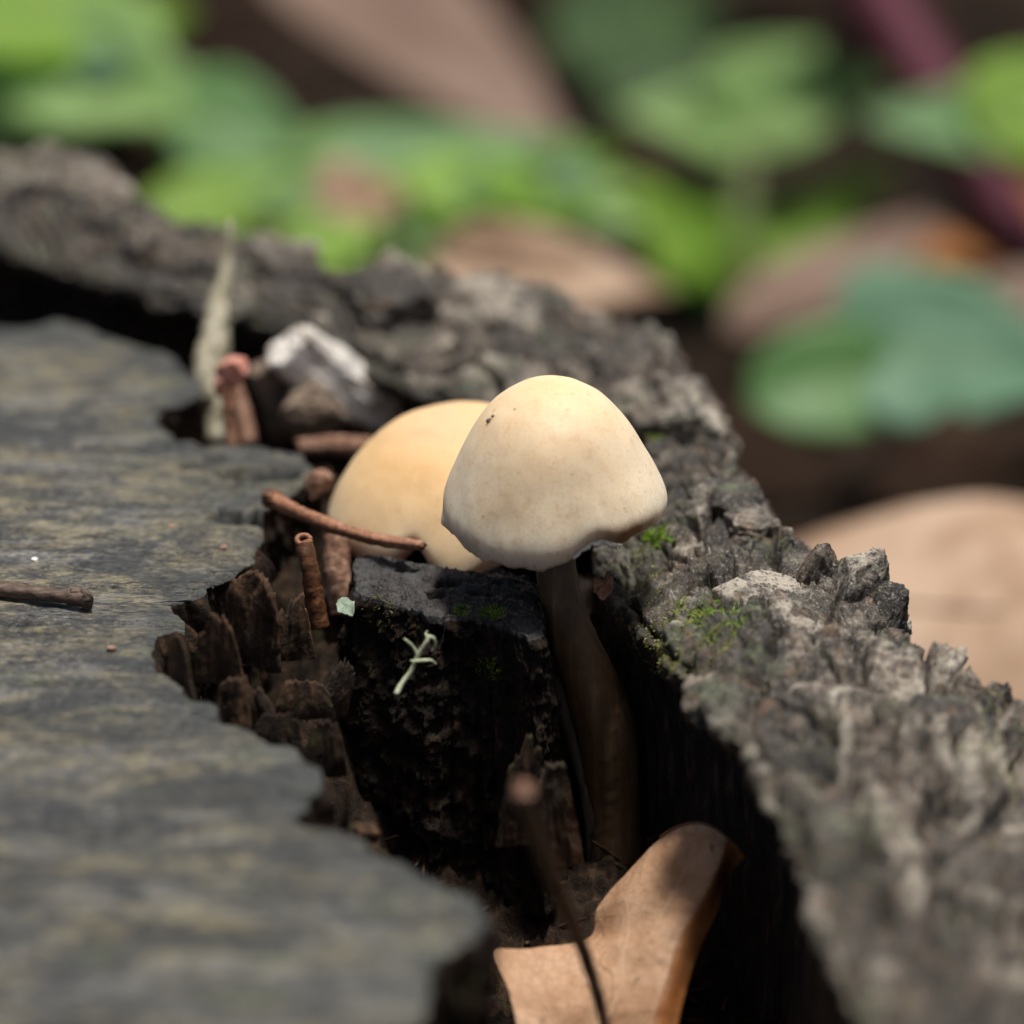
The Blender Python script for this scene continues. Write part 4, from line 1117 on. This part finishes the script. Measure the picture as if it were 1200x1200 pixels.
# ------------------------------------------------------------------ moss (uncountable)
def moss():
    V, F = [], []
    V2, F2 = [], []
    Pv = RIM_V.reshape(-1, 3)
    Nv = grid_normals(RIM_V).reshape(-1, 3)
    if Nv[len(Nv) // 2, 2] < 0:
        Nv = -Nv
    px, py, d = to_px(Pv)
    Bv = BLOCK_G.reshape(-1, 3)
    Bn = -grid_normals(BLOCK_G, True).reshape(-1, 3)
    bx, by, bd = to_px(Bv)
    def tuft(P, N, h, w, LV, LF):
        a = rng.uniform(0, 2 * math.pi)
        s = np.array([math.cos(a), math.sin(a), 0])
        up = N * 0.5 + np.array([0, 0, 0.7]) + rng.normal(0, .45, 3)
        up /= np.linalg.norm(up)
        k = len(LV)
        LV += [P - s * w - N * 0.2, P + s * w - N * 0.2, P + up * h * 0.55 + s * w * 0.7, P + up * h * 0.55 - s * w * 0.7, P + up * h + rng.normal(0, 0.12, 3)]
        LF += [(k, k + 1, k + 2, k + 3), (k + 3, k + 2, k + 4)]
    def scatter(X, Y, Pp, Nn, cx, cy, rx, ry, cnt, h, w, LV, LF, seed):
        q = ((X - cx) / rx) ** 2 + ((Y - cy) / ry) ** 2
        msk = q + 0.9 * fbm(Pp / 2.5, 3, seed) < 0.75
        idx = np.nonzero(msk & (Nn @ FWD < 0.3))[0]
        if len(idx) == 0:
            return
        for i in rng.choice(idx, cnt):
            tuft(Pp[i], Nn[i], h * rng.uniform(.5, 1.3), w * rng.uniform(.7, 1.4), LV, LF)
    scatter(px, py, Pv, Nv, 800, 748, 62, 46, 5000, 0.34, 0.07, V2, F2, 1)
    scatter(px, py, Pv, Nv, 825, 728, 55, 32, 900, 0.7, 0.09, V, F, 2)
    scatter(px, py, Pv, Nv, 768, 632, 22, 16, 240, 1.5, 0.22, V, F, 3)
    scatter(px, py, Pv, Nv, 735, 675, 45, 45, 1200, 0.4, 0.07, V2, F2, 4)
    scatter(px, py, Pv, Nv, 1170, 880, 45, 70, 700, 0.6, 0.12, V2, F2, 5)
    scatter(px, py, Pv, Nv, 760, 500, 24, 20, 160, 0.7, 0.12, V, F, 6)
    scatter(bx, by, Bv, Bn, 540, 716, 16, 9, 160, 0.55, 0.09, V, F, 7)
    scatter(bx, by, Bv, Bn, 576, 720, 20, 9, 220, 0.55, 0.09, V, F, 8)
    scatter(bx, by, Bv, Bn, 572, 782, 16, 18, 120, 0.5, 0.09, V, F, 9)
    scatter(bx, by, Bv, Bn, 445, 720, 30, 20, 160, 0.4, 0.08, V2, F2, 10)
    o = mesh_obj('green_moss', np.array(V), F, M['moss'], None)
    tag(o, 'tiny bright green moss leaves on bark rim and block', 'moss', None, 'stuff')
    o = mesh_obj('yellow_moss', np.array(V2), F2, M['moss2'], None)
    tag(o, 'low yellowish moss crust on the bark rim', 'moss', None, 'stuff')
moss()

# ------------------------------------------------------------------ background plants and litter
def leaf_grid(base, tip, width, nrm, droop=0.0, fold=0.15, wave=0.06, seed=0, nu=26, nv=13, shape='ovate', tipw=0.0):
    base, tip = np.asarray(base, float), np.asarray(tip, float)
    ax = tip - base
    L = np.linalg.norm(ax)
    ax = ax / L
    nrm = np.asarray(nrm, float)
    nrm = nrm - ax * (nrm @ ax)
    nrm /= np.linalg.norm(nrm)
    side = np.cross(ax, nrm)
    u = np.linspace(0, 1, nu)
    if shape == 'ovate':
        w = np.sin(np.pi * u ** 0.72) ** 0.85 * (1 - 0.45 * u)
        w = w * (1 + 0.05 * np.abs(np.sin(u * 24)))
    elif shape == 'round':
        w = np.sqrt(np.clip(1 - (2 * u - 1) ** 2, 0, 1))
    else:
        w = np.sin(np.pi * u) ** 0.8
    w = np.maximum(w / w.max(), 0.015) * width / 2
    s = np.linspace(-1, 1, nv)
    U, S = np.meshgrid(u, s, indexing='ij')
    ww = w[:, None] * (1 + 0.05 * fbm(np.stack([U * 5, S, 0 * U + seed], -1).reshape(-1, 3), 2, seed).reshape(nu, nv))
    P = base + ax * (U * L)[..., None] + side * (S * ww)[..., None]
    h = -droop * L * (U - 0.3) ** 2 + fold * np.abs(S) ** 1.3 * w[:, None] + wave * width * fbm(np.stack([U * 2.4, S * 1.3, 0 * U + seed * 1.7], -1).reshape(-1, 3), 3, seed + 3).reshape(nu, nv)
    h -= 0.02 * width * np.exp(-(S / 0.06) ** 2)
    return P + nrm * h[..., None]

def leaf_mesh(name, base, tip, width, nrm, mat, parent=None, th=0.35, **k):
    G = leaf_grid(base, tip, width, nrm, **k)
    return mesh_obj(name, G.reshape(-1, 3), grid_faces(*G.shape[:2]), mat, parent, solid=th)

UPN = np.array([0, -0.25, 1.0])
def litter(label, b, t, w, mat, nrm=UPN, **k):
    o = thing('dead_leaf', label, 'leaf', b)
    leaf_mesh('blade', b, t, w, nrm, M[mat], o, **k)
    G = leaf_grid(b, t, w, nrm, **k)
    mid = G[:, G.shape[1] // 2][::3]
    V, F = tube(mid, np.linspace(0.9, 0.3, len(mid)), 6, 24)
    mesh_obj('midrib', V, F, M['lit_brown'], o)
    return o

litter('large pale tan dead leaf arched beside the bark rim on the right', at(800, 715, 655), at(1420, 700, 610), 54, 'lit_tan', nrm=(0.1, -0.55, 1), droop=0.06, fold=-0.22, seed=3, shape='round')
litter('greyish pink dead leaf lying far behind at the top', at(330, -80, 1000), at(690, 190, 905), 40, 'lit_pink', nrm=(0.1, -0.5, 1), seed=5, droop=0.1)
litter('pinkish tan dead leaf just behind the back rim', at(505, 305, 770), at(790, 345, 765), 20, 'lit_tan', nrm=(0, -0.7, 1), seed=6)
litter('pinkish brown dead leaf slanting behind the seedling on the right', at(850, 390, 810), at(1150, 230, 860), 17, 'lit_pink', nrm=(-0.1, -0.6, 1), seed=7)
litter('orange dead leaf at the right edge below the purple stem', at(1110, 265, 880), at(1300, 330, 850), 40, 'lit_orange', nrm=(0, -0.6, 1), seed=8)
litter('dim brown dead leaf in the shade under the bluish green leaves', at(820, 560, 720), at(960, 500, 760), 34, 'lit_brown', nrm=(0, -0.6, 1), seed=9)
litter('dim brown dead leaf hanging upright in the dark gap on the right', at(1110, 600, 720), at(1120, 480, 745), 26, 'lit_brown', nrm=(-0.3, -1, 0.4), seed=10)
litter('tan dead leaf at the right edge under the orange one', at(1165, 400, 800), at(1290, 310, 815), 22, 'lit_pink', nrm=(0, -0.6, 1), seed=11)
litter('dull brown dead leaf left of the greyish pink one', at(120, 215, 830), at(330, 190, 870), 40, 'lit_brown', nrm=(0, -0.5, 1), seed=12)
litter('pale dead leaf among bright green leaves behind the splinter', at(370, 235, 800), at(480, 225, 810), 16, 'lit_tan', nrm=(0, -0.8, 1), seed=13)

def extra(px, py, d, sx, sy, n, mats, seed, size=(60, 110)):
    """a few more pointed leaves of a seedling round (px,py)"""
    r = np.random.default_rng(seed)
    out = []
    for i in range(n):
        x, y, a = px + r.uniform(-sx, sx), py + r.uniform(-sy, sy), r.uniform(-0.5, 0.5) + (math.pi if r.random() < .5 else 0)
        L = r.uniform(*size)
        dd = d + r.uniform(-18, 18)
        out.append((at(x, y, dd), at(x + L * math.cos(a), y + 0.6 * L * math.sin(a) - 8, dd + r.uniform(-10, 10)), L * 0.18 * r.uniform(.38, .6),
                    (r.normal(0, .25), -0.7 + r.normal(0, .2), 0.75), mats[i % len(mats)], dict(droop=r.uniform(0, .5), fold=r.uniform(.05, .4))))
    return out

def seedling(label, stem, rad, leaves, stem_mat='g_stem', group='seedlings behind the stump'):
    o = thing('seedling', label, 'seedling', stem[0], group)
    V, F = tube(stem, rad, 10, 40, 0.05, 0.2, 1)
    mesh_obj('stem', V, F, M[stem_mat], o)
    for i, (b, t, w, n, mat, k) in enumerate(leaves):
        lf = leaf_mesh('leaf', b, t, w, n, M[mat], o, seed=i * 3 + int(w), **k)
        G = leaf_grid(b, t, w, n, seed=i * 3 + int(w), **{a: c for a, c in k.items() if a != 'th'})
        mid = G[:, G.shape[1] // 2][::3]
        V, F = tube(mid, np.linspace(0.7, 0.2, len(mid)), 6, 24)
        mesh_obj('midrib', V, F, M['g_stem'], lf)
    return o

D = 900
FC = (0, -0.58, 0.85)
seedling('seedling with one broad leaf on top and two yellow-green leaves spreading below, right of centre',
         [at(845, 420, D), at(852, 330, D), at(868, 250, D), at(878, 165, D)], [3.2, 3.0, 2.8, 2.4],
         [(at(880, 165, 905), at(735, 118, 895), 20, (0.1, -0.6, 0.9), 'g_mid', dict(fold=0.2, droop=0.3)), (at(870, 160, 905), at(1050, 75, 900), 22, (0.1, -0.6, 0.9), 'g_mid', dict(fold=0.25, droop=0.3)), (at(850, 140, 915), at(960, 50, 920), 24, (0.1, -0.7, 0.8), 'g_mid', dict(fold=0.2)),
          (at(862, 325, D), at(722, 205, 895), 26, (0.3, -0.65, 0.8), 'g_bright', dict(fold=0.05)),
          (at(858, 330, D), at(1050, 190, 905), 22, (-0.3, -0.6, 0.9), 'g_bright', dict(fold=0.05)),
          (at(872, 335, D), at(795, 245, 880), 20, FC, 'g_bright', {})] + extra(860, 120, 905, 70, 30, 3, ['g_mid', 'g_bright'], 3))
seedling('seedling with pale green leaves at the upper right edge', [at(1230, 330, 900), at(1215, 240, 900), at(1200, 150, 900)], [2.4, 2.2, 1.8],
         [(at(1235, 150, 850), at(1005, 140, 850), 20, FC, 'g_deep', {}), (at(1150, 165, 845), at(1300, 70, 850), 28, FC, 'g_bright', {}), (at(1180, 190, 848), at(1290, 140, 850), 20, FC, 'g_mid', {})])
seedling('low plant with two bluish green round leaves on the right', [at(1110, 570, 770), at(1090, 500, 770), at(1075, 430, 765)], [1.8, 1.6, 1.4],
         [(at(1060, 440, 760), at(885, 455, 750), 22, (0, -0.9, 0.8), 'g_deep', dict(shape='round', droop=0.3)),
          (at(985, 400, 765), at(1290, 445, 750), 34, (0.05, -0.85, 1), 'g_blue', dict(shape='ovate')),
          (at(980, 380, 790), at(1180, 345, 800), 22, (0, -0.8, 1), 'g_blue', {})])
seedling('leafy seedling with a broad green canopy in the upper left corner', [at(44, 320, 850), at(47, 200, 850), at(48, 60, 850)], [4.2, 4.0, 3.6],
         [(at(-60, 30, 840), at(230, 20, 860), 26, FC, 'g_bright', {}), (at(30, 40, 850), at(225, 150, 830), 36, (0.1, -0.8, 0.7), 'g_mid', {}),
          (at(-60, 140, 850), at(90, 50, 850), 30, FC, 'g_mid', {}), (at(-40, 10, 880), at(160, -40, 880), 34, FC, 'g_bright', {})] + extra(90, 80, 850, 100, 80, 7, ['g_mid', 'g_bright', 'g_blue'], 4))
seedling('seedling with soft green leaves left of centre behind the rim', [at(300, 330, 830), at(305, 260, 835), at(300, 170, 840)], [1.8, 1.6, 1.4],
         [(at(190, 125, 845), at(375, 175, 835), 24, (0, -0.7, 0.8), 'g_deep', dict(droop=.3)), (at(165, 262, 815), at(400, 205, 830), 18, FC, 'g_bright', {}),
          (at(150, 90, 870), at(260, 170, 860), 20, FC, 'g_mid', {})] + extra(280, 200, 825, 90, 50, 5, ['g_mid', 'g_bright', 'g_blue'], 5))
seedling('spreading seedling with long pale and yellow-green leaves behind the back rim', [at(430, 340, 800), at(440, 280, 805), at(450, 210, 815)], [1.8, 1.6, 1.4],
         [(at(300, 215, 835), at(690, 165, 850), 24, FC, 'g_deep', {}), (at(420, 240, 815), at(770, 262, 820), 26, FC, 'g_mid', {}),
          (at(335, 305, 790), at(450, 262, 800), 15, FC, 'g_bright', {}), (at(470, 215, 812), at(720, 240, 822), 18, FC, 'g_bright', {}),
          (at(330, 260, 806), at(480, 205, 812), 16, FC, 'g_bright', {})] + extra(560, 215, 812, 150, 40, 8, ['g_mid', 'g_bright', 'g_blue'], 6))
seedling('dark green plant in the shade at the top right of centre', [at(760, 150, 1060), at(770, 60, 1060), at(780, 0, 1060)], [1.8, 1.6, 1.4],
         [(at(640, 40, 1060), at(860, 10, 1060), 34, (0, -0.7, 1), 'g_dark', {}), (at(700, 110, 1040), at(880, 70, 1050), 26, (0, -0.7, 1), 'g_dark', {})])

o = thing('plant_stalk', 'thick purple plant stalk slanting across the upper right corner', 'stalk', at(1250, 380, 860))
V, F = tube([at(1250, 380, 860), at(1180, 250, 870), at(1110, 130, 880), at(1040, 20, 890), at(960, -110, 900)], [5.2, 5.8, 6.6, 7.0, 7.2], 20, 80, 0.04, 0.1, 2)
mesh_obj('stalk', V, F, M['purple'], o)

# leaf litter over the forest floor: too many to count, one object
def leaf_litter():
    V, F, o_ = [], [], 0
    r = np.random.default_rng(5)
    mats = ['lit_brown']
    for i in range(900):
        x, y = r.uniform(-1100, 1100), r.uniform(150, 2300)
        if abs(x) < 170 and y < 240 or r.random() < 0.15:
            continue
        a = r.uniform(0, 2 * math.pi)
        L = r.uniform(28, 65)
        b = np.array([x, y, -109 + r.uniform(0, 5)])
        t = b + np.array([math.cos(a) * L, math.sin(a) * L, r.uniform(-3, 8)])
        G = leaf_grid(b, t, L * r.uniform(.35, .6), (r.normal(0, .3), r.normal(0, .3), 1), seed=i, nu=9, nv=5, wave=0.2, droop=r.uniform(-.3, .4))
        V.append(G.reshape(-1, 3))
        F.append(grid_faces(9, 5) + o_)
        o_ += 45
    ob = mesh_obj('leaf_litter', np.vstack(V), np.vstack(F), M['lit_brown'], None, solid=0.3)
    tag(ob, 'brown leaf litter covering the forest floor', 'leaf litter', None, 'stuff')
leaf_litter()

# crumbs of rotten wood and fibre lying about in the crevice (uncountable)
def debris():
    r = np.random.default_rng(9)
    parts = []
    for i in range(420):
        z0 = r.random()
        if z0 < 0.55:
            p = onz(r.uniform(300, 470), r.uniform(430, 560), -7)
            x, y = p[0], p[1]
        else:
            p = onz(r.uniform(380, 900), r.uniform(880, 1250), -30)
            x, y = p[0], p[1]
        q = np.array([[x, y, 0.0]])
        z = floor_base(q) + 3.0 * fbm(q / 7.0, 4, 81) + 2.2 * fbm(q / 2.6, 4, 82, 0.6, True)
        L = r.uniform(0.6, 2.6)
        parts.append(chunk((x, y, z[0] + 0.4), (L, r.uniform(.15, .5), r.uniform(.12, .4)), (r.uniform(-30, 30), r.uniform(-40, 40), r.uniform(0, 180)), 0.4, i, n=4))
    V, F = join(parts)
    o = mesh_obj('crevice_debris', V, F, M['rot2'], None)
    tag(o, 'brown crumbs and fibres of rotten wood on the crevice floor', 'debris', None, 'stuff')
debris()
